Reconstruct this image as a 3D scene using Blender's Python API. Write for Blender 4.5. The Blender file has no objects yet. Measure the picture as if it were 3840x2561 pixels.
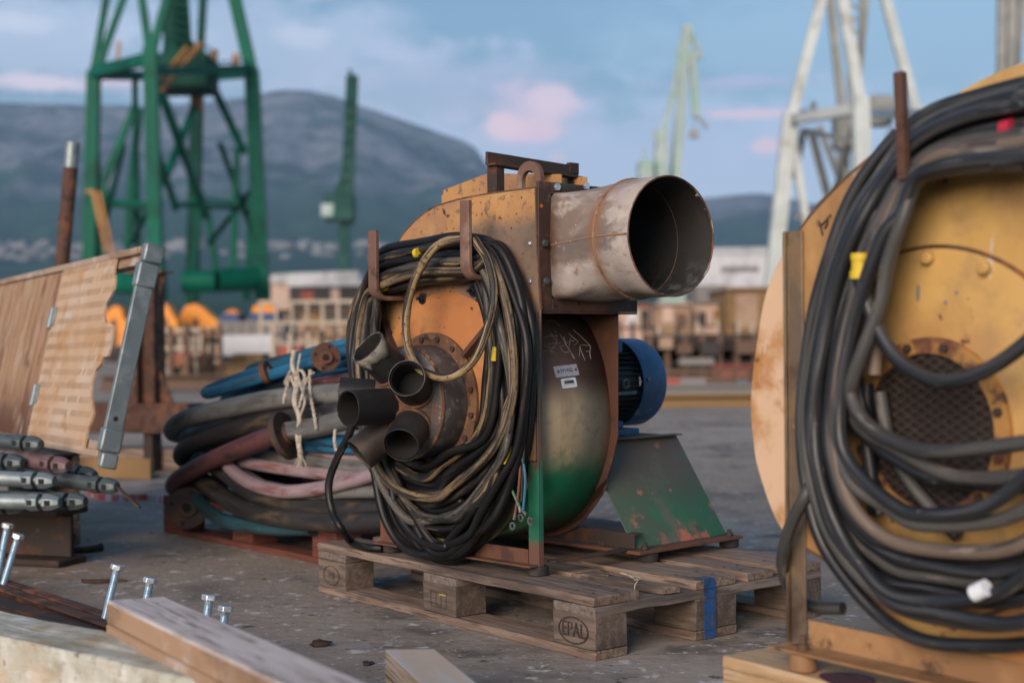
SUN_EL, SUN_AZ, SUN_STR, SUN_ANG, SUN_COL = 20.0, 205.0, 2.45, 36.0, (1.0, .79, .66)
SKY_STR, DUST, OZONE, EXPO, FSTOP, HAZE = .084, .6, 3.0, .99, 2.5, .00017
CLOUDS = [
 (1175, 440, 2200, 190, .7, (.40, .475, .62)), (640, 130, 340, 120, .45, (.50, .53, .66)), (700, 95, 60, 26, .35, (.60, .58, .68)), (960, 215, 260, 90, .42, (.47, .47, .62)), (110, 130, 330, 110, .5, (.53, .57, .70)), (60, 95, 120, 24, .4, (.62, .60, .70)), (1600, 350, 480, 110, .40, (.40, .44, .62)), (2150, 120, 700, 260, .25, (.40, .55, .70)), (1650, 212, 190, 16, .45, (.42, .40, .57)),
 (1205, 255, 190, 110, .35, (.46, .44, .60)), (1215, 258, 100, 66, .8, (.60, .46, .57)), (1160, 290, 48, 36, .8, (.76, .54, .58)), (1262, 240, 60, 40, .7, (.72, .54, .60)), (1245, 300, 46, 26, .6, (.74, .50, .54)), (120, 216, 170, 20, .85, (.72, .58, .66)), (285, 206, 50, 18, .7, (.70, .55, .62)),
 (1715, 278, 95, 12, .8, (.68, .50, .56)), (1757, 352, 36, 20, .8, (.70, .50, .54)), (1283, 367, 22, 14, .6, (.60, .45, .52)), (1690, 205, 150, 12, .4, (.42, .40, .58)), (720, 8, 50, 14, .4, (.55, .52, .64))]
SKY_TINT = (.91, .94, .88)
import bpy, bmesh, math, random
from mathutils import Vector as V, Matrix
random.seed(7)
R = math.radians
COL = bpy.context.scene.collection
SC = bpy.context.scene
# ------------------------------------------------------------------ camera pose (50 mm lens, eye 0.73 m above the yard)
F = 5333.0; S = 3840 / 2351.0
H, PIT, ROL = 0.7279312718, 0.0004139, -0.0093833
PX, PY, YAW = -0.57232638, 4.15639033, -0.89139057
CAM = V((0, 0, H))
FW = V((0, math.cos(PIT), -math.sin(PIT))); UP0 = V((0, math.sin(PIT), math.cos(PIT))); RT0 = V((1, 0, 0))
RT = math.cos(ROL) * RT0 + math.sin(ROL) * UP0
UP = -math.sin(ROL) * RT0 + math.cos(ROL) * UP0
def ray(x, y):
    return FW + RT * ((x * S - 1920) / F) - UP * ((y * S - 1280.5) / F)
def at(x, y, Y):                      # world point seen at (x, y) at depth Y
    return CAM + ray(x, y) * Y
def onz(x, y, z=0.0):                 # world point on height z
    d = ray(x, y); return CAM + d * ((z - CAM.z) / d.z)
class Fr:                             # a local frame: u along, v away, z up
    def __init__(s, O, yaw):
        s.O = V(O); s.yaw = yaw
        s.fu = V((math.cos(yaw), math.sin(yaw), 0)); s.fv = V((-math.sin(yaw), math.cos(yaw), 0))
    def l(s, w):
        w = w - s.O; return V((w.dot(s.fu), w.dot(s.fv), w.z))
    def w(s, u, v, z): return s.O + s.fu * u + s.fv * v + V((0, 0, z))
    def pv(s, x, y, v):
        d = ray(x, y); return s.l(CAM + d * ((v - (CAM - s.O).dot(s.fv)) / d.dot(s.fv)))
    def pu(s, x, y, u):
        d = ray(x, y); return s.l(CAM + d * ((u - (CAM - s.O).dot(s.fu)) / d.dot(s.fu)))
    def empty(s, name, label, cat, group=None): return thing(name, label, cat, s.O, s.yaw, group)
# ------------------------------------------------------------------ objects
def tag(o, label=None, cat=None, group=None, kind=None):
    if label: o['label'] = label
    if cat: o['category'] = cat
    if group: o['group'] = group
    if kind: o['kind'] = kind
    return o
def thing(name, label, cat, loc=(0, 0, 0), rz=0.0, group=None):
    o = bpy.data.objects.new(name, None); COL.objects.link(o)
    o.empty_display_size = .1; o.location = loc; o.rotation_euler = (0, 0, rz)
    return tag(o, label, cat, group)
def catmull(P, n=8, closed=False):
    P = [V(p) for p in P]; out = []; N = len(P)
    rng = range(N) if closed else range(N - 1)
    for i in rng:
        if closed: a, b, c, d = P[(i - 1) % N], P[i], P[(i + 1) % N], P[(i + 2) % N]
        else: a, b, c, d = P[max(i - 1, 0)], P[i], P[i + 1], P[min(i + 2, N - 1)]
        for k in range(n):
            t = k / n
            out.append(.5 * ((2 * b) + (c - a) * t + (2 * a - 5 * b + 4 * c - d) * t * t + (3 * b - a - 3 * c + d) * t ** 3))
    if not closed: out.append(P[-1])
    return out
CYL = set()
def m_uses_cyl(m): return not isinstance(m, (list, tuple)) and m.name in CYL
class MB:
    def __init__(s): s.v = []; s.f = []; s.cy = {}
    def add(s, vs, fs):
        k = len(s.v); s.v += [tuple(p) for p in vs]; s.f += [tuple(i + k for i in f) for f in fs]; return s
    def hexa(s, P):
        return s.add(P, [(0, 3, 2, 1), (4, 5, 6, 7), (0, 1, 5, 4), (1, 2, 6, 5), (2, 3, 7, 6), (3, 0, 4, 7)])
    def box(s, a, b):
        x0, y0, z0 = a; x1, y1, z1 = b
        return s.hexa([(x0, y0, z0), (x1, y0, z0), (x1, y1, z0), (x0, y1, z0), (x0, y0, z1), (x1, y0, z1), (x1, y1, z1), (x0, y1, z1)])
    def bar(s, p, q, w, h=None, up=(0, 0, 1)):
        p, q = V(p), V(q); h = h or w; d = (q - p).normalized(); up = V(up)
        if abs(d.dot(up)) > .98: up = V((1, 0, 0))
        a = d.cross(up).normalized() * (w / 2); b = a.cross(d).normalized() * (h / 2)
        return s.hexa([p - a - b, p + a - b, p + a + b, p - a + b, q - a - b, q + a - b, q + a + b, q - a + b])
    def board(s, a, b, axis=0, n=10, j=.0015):      # a sawn board with slightly wavy faces
        lo, hi = list(a), list(b); rings = []
        o = [i for i in (0, 1, 2) if i != axis]
        if axis == 1: o = [2, 0]
        for i in range(n + 1):
            t = lo[axis] + (hi[axis] - lo[axis]) * i / n
            dz, dy = random.uniform(-j, j), random.uniform(-j, j)
            for (p, q) in ((0, 0), (1, 0), (1, 1), (0, 1)):
                c = [0, 0, 0]; c[axis] = t + (random.uniform(-j, j) * 1.5 if i in (0, n) else 0)
                c[o[0]] = (hi if p else lo)[o[0]] + dy + random.uniform(-j, j) * .5
                c[o[1]] = (hi if q else lo)[o[1]] + dz * .5
                rings.append(tuple(c))
        fs = [(3, 2, 1, 0), (4 * n, 4 * n + 1, 4 * n + 2, 4 * n + 3)]
        for i in range(n):
            for k in range(4):
                fs.append((4 * i + k, 4 * i + (k + 1) % 4, 4 * i + 4 + (k + 1) % 4, 4 * i + 4 + k))
        return s.add(rings, fs)
    def tube(s, P, r, seg=10, closed=False, cap=True):
        P = [V(p) for p in P]; n = len(P); vs = []; fs = []
        rr = r if isinstance(r, (list, tuple)) else [r] * n
        prev = None; al_ = 0.0; k0 = len(s.v)
        for i in range(n):
            if i: al_ += (P[i] - P[i - 1]).length
            if closed: t = P[(i + 1) % n] - P[i - 1]
            else: t = P[min(i + 1, n - 1)] - P[max(i - 1, 0)]
            t = t.normalized() if t.length > 1e-9 else V((0, 0, 1))
            if prev is None:
                a = t.cross(V((0, 0, 1)) if abs(t.z) < .9 else V((1, 0, 0))).normalized()
            else:
                a = prev - t * prev.dot(t); a = a.normalized() if a.length > 1e-6 else t.orthogonal().normalized()
            prev = a; b = t.cross(a)
            for k in range(seg):
                w = 2 * math.pi * k / seg; vs.append(P[i] + (a * math.cos(w) + b * math.sin(w)) * rr[i]); s.cy[k0 + len(vs) - 1] = (al_, math.cos(w), math.sin(w))
        m = n if closed else n - 1
        if closed:                                  # undo the twist of the frame where the loop meets itself
            pass
        off = 0
        if closed:
            d = [(vs[k] - vs[(n - 1) * seg]).length for k in range(seg)]; off = d.index(min(d))
        for i in range(m):
            j = (i + 1) % n; o = off if (closed and j == 0) else 0
            for k in range(seg):
                fs.append((i * seg + k, i * seg + (k + 1) % seg, j * seg + (k + 1 + o) % seg, j * seg + (k + o) % seg))
        if cap and not closed:
            fs.append(tuple(range(seg))[::-1]); fs.append(tuple((n - 1) * seg + k for k in range(seg)))
        return s.add(vs, fs)
    def cyl(s, p, q, r, seg=20, r1=None): return s.tube([p, q], [r, r if r1 is None else r1], seg)
    def pipe(s, p, q, r, th, seg=28, jit=0.0):      # an open pipe with wall thickness; q is the mouth
        p, q = V(p), V(q); t = (q - p).normalized(); a = t.orthogonal().normalized(); b = t.cross(a); vs = []
        js = [random.uniform(-jit, jit) for _ in range(seg)]
        for (c, rr, m) in ((p, r, 0), (q, r, 1), (q, r - th, 1), (p, r - th, 0)):
            for k in range(seg):
                w = 2 * math.pi * k / seg; vs.append(c + (a * math.cos(w) + b * math.sin(w)) * rr + t * (js[k] * m))
        fs = []
        for i in range(3):
            for k in range(seg):
                fs.append((i * seg + k, i * seg + (k + 1) % seg, (i + 1) * seg + (k + 1) % seg, (i + 1) * seg + k))
        return s.add(vs, fs)
    def lathe(s, prof, O, axis, seg=40, cap=True):  # prof: (radius, distance along axis)
        O, t = V(O), V(axis).normalized(); a = t.orthogonal().normalized(); b = t.cross(a); vs = []; fs = []
        for (r, h) in prof:
            for k in range(seg):
                w = 2 * math.pi * k / seg; vs.append(O + t * h + (a * math.cos(w) + b * math.sin(w)) * max(r, 1e-4))
        for i in range(len(prof) - 1):
            for k in range(seg):
                fs.append((i * seg + k, i * seg + (k + 1) % seg, (i + 1) * seg + (k + 1) % seg, (i + 1) * seg + k))
        if cap:
            fs.append(tuple(range(seg))[::-1]); fs.append(tuple((len(prof) - 1) * seg + k for k in range(seg)))
        return s.add(vs, fs)
    def prism(s, poly, fn, w0, w1):                 # poly of (a, b) -> fn(a, b, w)
        n = len(poly); vs = [fn(a, b, w0) for a, b in poly] + [fn(a, b, w1) for a, b in poly]
        fs = [tuple(range(n))[::-1], tuple(range(n, 2 * n))] + [(i, (i + 1) % n, n + (i + 1) % n, n + i) for i in range(n)]
        return s.add(vs, fs)
    def ribbon(s, path, fn, w0, w1, closed=False):  # a sheet swept across: path of (a, b)
        n = len(path); vs = [fn(a, b, w0) for a, b in path] + [fn(a, b, w1) for a, b in path]
        m = n if closed else n - 1
        return s.add(vs, [(i, (i + 1) % n, n + (i + 1) % n, n + i) for i in range(m)])
    def plate_hole(s, outer, inner, fn, w0, w1):    # two loops with the same number of points
        n = len(outer)
        vs = [fn(a, b, w) for w in (w0, w1) for L in (outer, inner) for a, b in L]
        fs = []
        for i in range(n):
            j = (i + 1) % n
            fs += [(i, n + i, n + j, j), (2 * n + i, 2 * n + j, 3 * n + j, 3 * n + i), (i, j, 2 * n + j, 2 * n + i), (n + i, 3 * n + i, 3 * n + j, n + j)]
        return s.add(vs, fs)
    def mark(s): s.mk = len(s.f); return s
    def hexhead(s, p, d, r, h, rod=None, rr=None):  # a hexagonal bolt head at p, standing along d
        p, d = V(p), V(d).normalized(); s.tube([p, p + d * h], r, 6)
        if rod: s.tube([p, p - d * rod], rr or r * .55, 10)
        return s
    def build(s, name, m, parent=None, bevel=0.0, solid=0.0, smooth=32, off=None, mat4=None, bseg=2):
        me = bpy.data.meshes.new(name)
        vs = s.v
        if off is not None: vs = [(x - off[0], y - off[1], z - off[2]) for x, y, z in vs]
        if mat4 is not None: vs = [tuple(mat4 @ V(p)) for p in vs]
        me.from_pydata(vs, [], s.f); me.update()
        bm = bmesh.new(); bm.from_mesh(me); bmesh.ops.recalc_face_normals(bm, faces=bm.faces); bm.to_mesh(me); bm.free()
        if s.cy and getattr(m, 'name', '')[:1] and m_uses_cyl(m):
            at_ = me.attributes.new('cyl', 'FLOAT_VECTOR', 'POINT')
            at_.data.foreach_set('vector', [c for i in range(len(s.v)) for c in s.cy.get(i, (0, 0, 0))])
        if smooth:
            me.polygons.foreach_set('use_smooth', [True] * len(me.polygons)); me.set_sharp_from_angle(angle=R(smooth))
        for mm in (m if isinstance(m, (list, tuple)) else [m]): me.materials.append(mm)
        if getattr(s, 'mk', None) is not None:
            for p in me.polygons[s.mk:]: p.material_index = 1
        o = bpy.data.objects.new(name, me); COL.objects.link(o)
        if parent: o.parent = parent
        if solid:
            k = o.modifiers.new('solid', 'SOLIDIFY'); k.thickness = solid; k.offset = 0
        if bevel:
            k = o.modifiers.new('bevel', 'BEVEL'); k.width = bevel; k.segments = bseg; k.limit_method = 'ANGLE'; k.angle_limit = R(40)
        return o
def text_mb(txt, size, fn, align='CENTER'):         # flat lettering as a mesh; fn(x, y) -> local point
    c = bpy.data.curves.new('t', 'FONT'); c.body = txt; c.size = size; c.align_x = align; c.align_y = 'CENTER'
    o = bpy.data.objects.new('t', c); COL.objects.link(o)
    dg = bpy.context.evaluated_depsgraph_get(); dg.update()
    me = bpy.data.meshes.new_from_object(o.evaluated_get(dg))
    mb = MB(); mb.add([fn(v.co.x, v.co.y) for v in me.vertices], [tuple(p.vertices) for p in me.polygons])
    bpy.data.objects.remove(o); bpy.data.curves.remove(c); bpy.data.meshes.remove(me)
    return mb
def copy_tree(o, parent=None):
    c = o.copy(); COL.objects.link(c); c.parent = parent
    for ch in list(o.children): copy_tree(ch, c)
    return c
# ------------------------------------------------------------------ materials
def srgb(r, g, b):
    f = lambda c: (c / 255 / 12.92) if c / 255 <= .04045 else ((c / 255 + .055) / 1.055) ** 2.4
    return (f(r), f(g), f(b))
def L(c, s=6, lo=.5, hi=.6, det=8, st=(1, 1, 1), off=0, g=None, g2=None, k=1.0, r=None, dist=0.0, m=None):
    return dict(c=c, s=s, lo=lo, hi=hi, det=det, st=st, off=off, g=g, g2=g2, k=k, r=r, dist=dist, m=m)
def M(name, base, layers=(), rough=.6, metal=0.0, bump=.25, bs=90, bst=(1, 1, 1), vary=0.0, bd=.002, gen=False, spec=None, cyl=False):
    m = bpy.data.materials.new(name); m.use_nodes = True; nt = m.node_tree; N = nt.nodes; K = nt.links
    for n in list(N): N.remove(n)
    out = N.new('ShaderNodeOutputMaterial'); bs_ = N.new('ShaderNodeBsdfPrincipled'); K.new(bs_.outputs[0], out.inputs[0])
    tc = N.new('ShaderNodeTexCoord'); src = tc.outputs['Generated' if gen else 'Object']
    if cyl: CYL.add(m.name); aa = N.new('ShaderNodeAttribute'); aa.attribute_name = 'cyl'; src = aa.outputs['Vector']
    oi = N.new('ShaderNodeObjectInfo')
    addn = N.new('ShaderNodeVectorMath'); addn.operation = 'MULTIPLY_ADD'
    K.new(oi.outputs['Random'], addn.inputs[0]); addn.inputs[1].default_value = (7.3, 3.1, 5.7) if vary else (0, 0, 0); K.new(src, addn.inputs[2])
    vec = addn.outputs[0]
    def noise(s, det, st, off, dist=0.0):
        mp = N.new('ShaderNodeMapping'); mp.inputs['Scale'].default_value = st; mp.inputs['Location'].default_value = (off * 1.7, off * 2.3, off * 3.1); K.new(vec, mp.inputs[0])
        n = N.new('ShaderNodeTexNoise'); n.inputs['Scale'].default_value = s; n.inputs['Detail'].default_value = det; n.inputs['Roughness'].default_value = .62
        n.inputs['Distortion'].default_value = dist; K.new(mp.outputs[0], n.inputs['Vector']); return n.outputs['Fac']
    def mr(v, lo, hi, a=0.0, b=1.0):
        n = N.new('ShaderNodeMapRange'); n.interpolation_type = 'SMOOTHSTEP'; K.new(v, n.inputs[0])
        for i, x in enumerate((lo, hi, a, b)): n.inputs[i + 1].default_value = x
        return n.outputs[0]
    def mul(a, b):
        n = N.new('ShaderNodeMath'); n.operation = 'MULTIPLY'
        for i, x in enumerate((a, b)):
            if isinstance(x, (int, float)): n.inputs[i].default_value = x
            else: K.new(x, n.inputs[i])
        return n.outputs[0]
    sep = N.new('ShaderNodeSeparateXYZ'); K.new(src, sep.inputs[0])
    rgb = N.new('ShaderNodeRGB'); rgb.outputs[0].default_value = (*base, 1); col = rgb.outputs[0]
    rv = N.new('ShaderNodeValue'); rv.outputs[0].default_value = rough; ro = rv.outputs[0]
    mv = N.new('ShaderNodeValue'); mv.outputs[0].default_value = metal; me_ = mv.outputs[0]
    def mixf(f, a, b):
        n = N.new('ShaderNodeMix'); n.data_type = 'FLOAT'; K.new(f, n.inputs[0]); K.new(a, n.inputs[2]); n.inputs[3].default_value = b; return n.outputs[0]
    for i, l in enumerate(layers):
        fac = mr(noise(l['s'], l['det'], l['st'], l['off'] + i * 1.37, l['dist']), l['lo'], l['hi'])
        for g in (l['g'], l['g2']):
            if g:                                     # (axis, from, to[, wobble]) where the layer sets in along the thing
                v = sep.outputs[g[0]]
                if len(g) > 3:
                    n = N.new('ShaderNodeMath'); n.operation = 'MULTIPLY_ADD'; K.new(noise(3.2, 6, (1, 1, 1), 9 + i), n.inputs[0]); n.inputs[1].default_value = g[3]; K.new(v, n.inputs[2]); v = n.outputs[0]
                fac = mul(fac, mr(v, g[1], g[2]) if g[1] < g[2] else mr(v, g[2], g[1], 1.0, 0.0))
        if l['k'] != 1.0: fac = mul(fac, l['k'])
        n = N.new('ShaderNodeMix'); n.data_type = 'RGBA'; K.new(fac, n.inputs[0]); K.new(col, n.inputs[6]); n.inputs[7].default_value = (*l['c'], 1); col = n.outputs[2]
        if l['r'] is not None: ro = mixf(fac, ro, l['r'])
        if l['m'] is not None: me_ = mixf(fac, me_, l['m'])
    if vary:
        hs = N.new('ShaderNodeHueSaturation'); K.new(col, hs.inputs['Color'])
        K.new(mr(oi.outputs['Random'], 0, 1, 1 - vary, 1 + vary), hs.inputs['Value']); col = hs.outputs[0]
    if spec is not None: bs_.inputs['Specular IOR Level'].default_value = spec
    K.new(col, bs_.inputs['Base Color']); K.new(ro, bs_.inputs['Roughness']); K.new(me_, bs_.inputs['Metallic'])
    if bump:
        b = N.new('ShaderNodeBump'); b.inputs['Strength'].default_value = bump; b.inputs['Distance'].default_value = bd
        K.new(noise(bs, 6, bst, 4.4), b.inputs['Height']); K.new(b.outputs[0], bs_.inputs['Normal'])
    return m
RUST = (.105, .042, .022); RUSTD = (.04, .02, .014); RUSTO = (.22, .085, .03)
ALL = (0.0, .01)                                      # noise limits that always give 1
m_rust = M('rusty_steel', (.085, .04, .027), [L(RUSTO, 9, .52, .7), L(RUSTD, 14, .5, .62), L((.2, .15, .12), 40, .62, .72)], .82, 0, .5, 160)
m_rustd = M('dark_rusty_steel', (.038, .026, .022), [L(RUST, 7, .5, .66), L((.09, .07, .06), 30, .6, .7)], .75, .1, .5, 140)
m_hook = M('rusty_flat_bar', (.15, .082, .06), [L((.24, .16, .12), 12, .5, .66), L((.06, .03, .024), 18, .55, .68), L((.36, .28, .22), 70, .66, .74)], .72, 0, .45, 170)
m_plate = M('worn_orange_paint', (.44, .235, .085), [
    L((.40, .165, .06), 3, .42, .6, g=(2, .62, .50)), L((.30, .16, .09), 2.4, .46, .62), L((.19, .135, .10), 2.2, .25, .42, g=(0, -.27, -.18, .12), g2=(2, .96, .91, .1)), L((.27, .15, .085), 6, .52, .64, g=(0, -.27, -.18, .12), g2=(2, .96, .91, .1)),
    L((.50, .31, .13), 5, .5, .7, g=(2, .80, .90)), L((.14, .10, .075), 30, .56, .66, k=.8), L((.095, .085, .045), 3.5, .3, .5, g=(2, .36, .20)),  # olive towards the bottom, with the shade below the hub painted in
    L((.10, .075, .05), 3.2, .54, .70, k=.55), L(RUSTD, 26, .64, .68), L(RUST, 60, .63, .68), L((.05, .035, .028), 110, .65, .69), L((.06, .045, .035), 9, .58, .72, st=(1, 1, .25), k=.6)], .58, 0, .22, 140)
m_disc = M('orange_cover_paint', (.40, .155, .048), [L((.46, .21, .075), 4, .45, .62), L((.28, .11, .045), 6, .52, .68), L(RUSTD, 38, .655, .69), L(RUSTD, 90, .66, .70), L((.15, .08, .05), 5, .50, .70, k=.8), L((.085, .075, .04), 3.5, .25, .5, g=(2, .38, .26)), L((.045, .04, .03), 4, .4, .6, g=(2, .40, .30))], .55, 0, .18, 150)  # last two layers: olive tone, then painted shade under the hub
m_edge = M('rusty_plate_edge', (.10, .055, .035), [L(RUSTO, 16, .5, .62), L(RUSTD, 22, .55, .65)], .8, 0, .5, 180)
m_back = M('red_brown_back_plate', (.085, .036, .02), [L((.06, .028, .018), 4, .45, .62), L(RUSTD, 16, .58, .68), L((.13, .055, .026), 9, .56, .66)], .7, 0, .3, 140)
m_shell = M('sprayed_casing_paint', (.125, .07, .052), [
    L((.085, .040, .027), 3, .4, .65), L((.52, .40, .25), 2.5, .05, .3, g=(2, .52, .42, .05)), L((.30, .24, .15), 40, .5, .64, g=(2, .48, .38), k=.5),
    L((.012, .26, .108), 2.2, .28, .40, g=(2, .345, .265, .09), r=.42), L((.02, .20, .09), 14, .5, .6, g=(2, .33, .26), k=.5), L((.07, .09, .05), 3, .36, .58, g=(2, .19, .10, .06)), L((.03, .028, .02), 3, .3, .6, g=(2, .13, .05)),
    L((.16, .09, .06), 7, .54, .72, k=.8), L((.32, .11, .05), 24, .70, .73), L((.05, .03, .022), 34, .69, .72), L((.35, .3, .22), 55, .71, .74), L((.05, .035, .028), 6, .55, .8, st=(1, 1, .2), k=.55)], .5, 0, .18, 150)
m_flange = M('flange_steel', (.055, .032, .026), [L((.12, .052, .032), 7, .46, .62), L((.04, .085, .065), 4, .52, .62, g=(2, .93, .96)), L((.17, .10, .07), 45, .6, .7)], .66, .2, .4, 150)
m_duct = M('weathered_galvanised_sheet', (.35, .31, .285), [
    L((.42, .375, .35), 4, .42, .6), L((.19, .145, .12), 4, .46, .60, st=(.5, 1, 1)), L((.14, .085, .06), 6, .56, .68, st=(.35, 1, 1)), L((.15, .13, .12), 14, .52, .64, st=(.3, 1, 1)), L((.40, .36, .34), 7, .54, .66),
    L((.22, .115, .06), 6, .34, .62, g=(0, .155, .188, .01), g2=(0, .225, .192)), L((.20, .11, .06), 5, .36, .6, g=(0, .06, .02)), L((.50, .46, .43), 16, .58, .68, st=(.6, 1, 1), k=.5), L((.26, .18, .13), 30, .6, .7), L((.55, .53, .5), 70, .66, .72)], .72, .03, .3, 60, spec=.3)
m_seam = M('rusty_seam', (.24, .135, .08), [L((.15, .08, .05), 24, .5, .6), L((.32, .22, .15), 40, .58, .66)], .85, 0, .4, 120)
m_ductin = M('shaded_duct_inside', (.022, .022, .022), [L((.10, .115, .115), 26, .46, .68, g=(2, .80, .70)), L((.035, .028, .026), 9, .5, .7)], .7, 0, .4, 60)  # shade inside the duct and the lit bottom are put into this colour
m_weld = M('weld_rust', (.115, .058, .033), [L((.2, .105, .05), 20, .5, .6), L(RUSTD, 26, .56, .66)], .8, .1, .8, 120)
m_pipe = M('blackened_pipe', (.024, .023, .025), [L((.045, .043, .045), 7, .48, .64), L((.06, .04, .03), 9, .56, .7), L((.14, .13, .125), 60, .68, .74)], .48, .35, .3, 140)
m_pipeb = M('brown_pipe', (.06, .047, .04), [L((.095, .075, .06), 9, .5, .64), L((.035, .026, .022), 8, .55, .7), L((.2, .17, .15), 70, .67, .73)], .55, .3, .35, 140)
m_hub = M('rust_spattered_hub', (.15, .095, .066), [L((.13, .055, .026), 9, .46, .58), L((.06, .045, .04), 6, .5, .62), L((.26, .24, .235), 11, .62, .66, r=.4), L(RUSTD, 20, .58, .68)], .62, .25, .45, 110)
m_drum = M('scaly_drum', (.085, .08, .083), [L((.15, .145, .145), 26, .5, .6), L((.12, .062, .036), 7, .56, .7), L((.22, .21, .21), 50, .62, .68)], .5, .35, .6, 110)
m_rubber = M('black_rubber', (.02, .019, .019), [L((.055, .042, .035), 20, .5, .66)], .8, 0, .3, 120)
CS = (5, .55, .55)
m_cabfront = M('tan_cracked_cable', (.24, .165, .085), [L((.36, .26, .135), 1, .45, .62, st=(14, 1, 1)), L((.018, .016, .014), 1, .50, .53, st=(3.6, 1.1, 1.1), det=12), L((.06, .045, .03), 1, .57, .62, st=(120, .8, .8))], .62, 0, .4, 1, (100, 2, 2), cyl=True)
m_cab = [M('black_cable', (.006, .006, .007), [L((.02, .019, .019), 1, .52, .66, st=CS), L((.10, .078, .055), 1, .61, .67, st=(7, .8, .8), k=.7), L((.16, .14, .12), 1, .68, .74, st=(60, 4, 4))], .46, 0, .2, 1, (60, 3, 3), .1, cyl=True, spec=.35),
         M('scuffed_cable', (.008, .008, .008), [L((.05, .042, .036), 1, .46, .6, st=(9, .7, .7)), L((.21, .15, .08), 1, .54, .585, st=(4.5, .75, .75), det=10), L((.02, .018, .017), 1, .60, .66, st=(50, 3, 3))], .52, 0, .3, 1, (60, 3, 3), .1, cyl=True),
         M('tan_worn_cable', (.15, .105, .058), [L((.235, .17, .09), 1, .45, .62, st=(14, 1, 1)), L((.022, .02, .018), 1, .49, .52, st=(3.6, 1.1, 1.1), det=12), L((.06, .045, .03), 1, .57, .62, st=(120, .8, .8)), L((.03, .025, .02), 1, .62, .65, st=(40, 5, 5))], .62, 0, .4, 1, (100, 2, 2), .1, cyl=True),
         M('grey_dusty_cable', (.08, .072, .06), [L((.02, .019, .018), 1, .50, .55, st=(4, .9, .9), det=10), L((.15, .135, .115), 1, .56, .66, st=(30, 2, 2))], .62, 0, .3, 1, (60, 3, 3), .1, cyl=True)]
m_cab2 = [M('dusty_black_cable', (.013, .015, .019), [L((.05, .053, .057), 1, .46, .60, st=(3, .9, .9)), L((.15, .13, .11), 1, .60, .70, st=(9, .9, .9), k=.7), L((.3, .27, .24), 1, .68, .73, st=(30, 3, 3))], .42, 0, .2, 1, (40, 2, 2), .12, cyl=True),
          M('dusty_grey_cable', (.062, .062, .060), [L((.03, .03, .032), 1, .50, .60, st=(3, .7, .7)), L((.17, .15, .13), 1, .58, .7, st=(10, 1, 1))], .52, 0, .2, 1, (40, 2, 2), .12, cyl=True),
          M('clay_worn_cable', (.15, .115, .09), [L((.045, .04, .04), 1, .54, .62, st=(3, .7, .7)), L((.22, .18, .15), 1, .56, .7, st=(12, 1, 1))], .56, 0, .2, 1, (40, 2, 2), .12, cyl=True)]
m_yellow = M('yellow_tape', (.62, .45, .02), [L((.3, .2, .02), 30, .6, .7)], .5, 0, .1)
m_greentape = M('green_striped_tape', (.45, .45, .25), [L((.03, .25, .10), 60, .48, .52, st=(.1, .1, 1))], .5, 0, .1)
m_copper = M('copper_lug', (.36, .33, .31), [L((.2, .14, .1), 30, .5, .6)], .35, .9, .1)
m_motorblk = M('motor_casting', (.012, .013, .015), [L((.03, .035, .04), 10, .5, .64)], .55, .2, .2, 140)
m_blue = M('blue_motor_paint', (.012, .085, .20), [L((.13, .17, .19), 40, .61, .66), L((.02, .12, .27), 5, .45, .6), L((.06, .14, .20), 13, .55, .66), L((.16, .2, .22), 24, .63, .67), L((.12, .09, .07), 30, .66, .7), L((.02, .05, .10), 3, .5, .7)], .45, .1, .22, 120)
m_green = M('green_pedestal_paint', (.055, .082, .058), [L((.10, .078, .062), 3, .30, .5, g=(2, .13, .27)), L((.025, .12, .062), 4, .42, .6, g=(2, .20, .08)), L((.085, .105, .08), 9, .50, .64), L((.05, .05, .04), 5, .54, .7),
    L((.36, .13, .075), 7, .565, .59, g=(2, .135, .06)), L((.20, .10, .07), 10, .55, .60, g=(2, .10, .04)), L((.28, .12, .08), 16, .62, .645), L(RUST, 26, .66, .7), L((.12, .13, .1), 60, .66, .72, st=(1, .3, 1))], .68, 0, .25, 120)
m_legg = M('green_leg_paint', (.012, .12, .07), [L((.075, .035, .024), 8, .5, .6), L((.10, .055, .04), 4, .2, .5, g=(2, .27, .30)), L((.13, .065, .05), 4, .2, .5, g=(2, .10, .07)), L((.3, .22, .17), 24, .62, .67, g=(2, .27, .30))], .5, 0, .35, 120)
m_rail = M('rusty_base_rail', (.12, .052, .03), [L((.20, .065, .03), 6, .5, .66), L((.06, .03, .022), 10, .5, .64), L((.5, .10, .035), 13, .60, .64, g=(0, -.16, -.13), g2=(0, -.02, -.05))], .75, 0, .5, 120)
m_zinc = M('bright_zinc_bolt', (.72, .76, .80), [L((.5, .54, .58), 30, .5, .66)], .22, .75, .1, 120)
m_bluezinc = M('zinc_plated_thread', (.55, .70, .80), [L((.38, .48, .55), 30, .5, .66)], .28, .65, .1, 120)
m_label = M('paper_label', (.72, .78, .84), [], .5, 0, 0)
m_ink = M('black_ink', (.012, .012, .014), [], .6, 0, 0)
m_tagal = M('aluminium_tag', (.46, .44, .48), [L((.25, .23, .25), 60, .56, .64)], .5, .1, .2, 200)
m_chalk = M('chalk', (.30, .28, .27), [L((.2, .16, .14), 120, .48, .58)], .9, 0, 0)
def wood(name, a, b, c, axis, dirt=(.05, .04, .035), vary=.16, stain=()):
    st = [9, 9, 9]; st[axis] = .7
    st2 = [3, 3, 3]; st2[axis] = .5
    return M(name, a, [L(b, 7, .42, .6, st=tuple(st)), L(c, 12, .5, .66, st=tuple(st)), L(dirt, 4, .52, .72, st=tuple(st2), k=.85), L(dirt, 60, .64, .72, k=.6)] + list(stain), .78, 0, .55, 14, tuple(st), vary, .0025)
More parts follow.
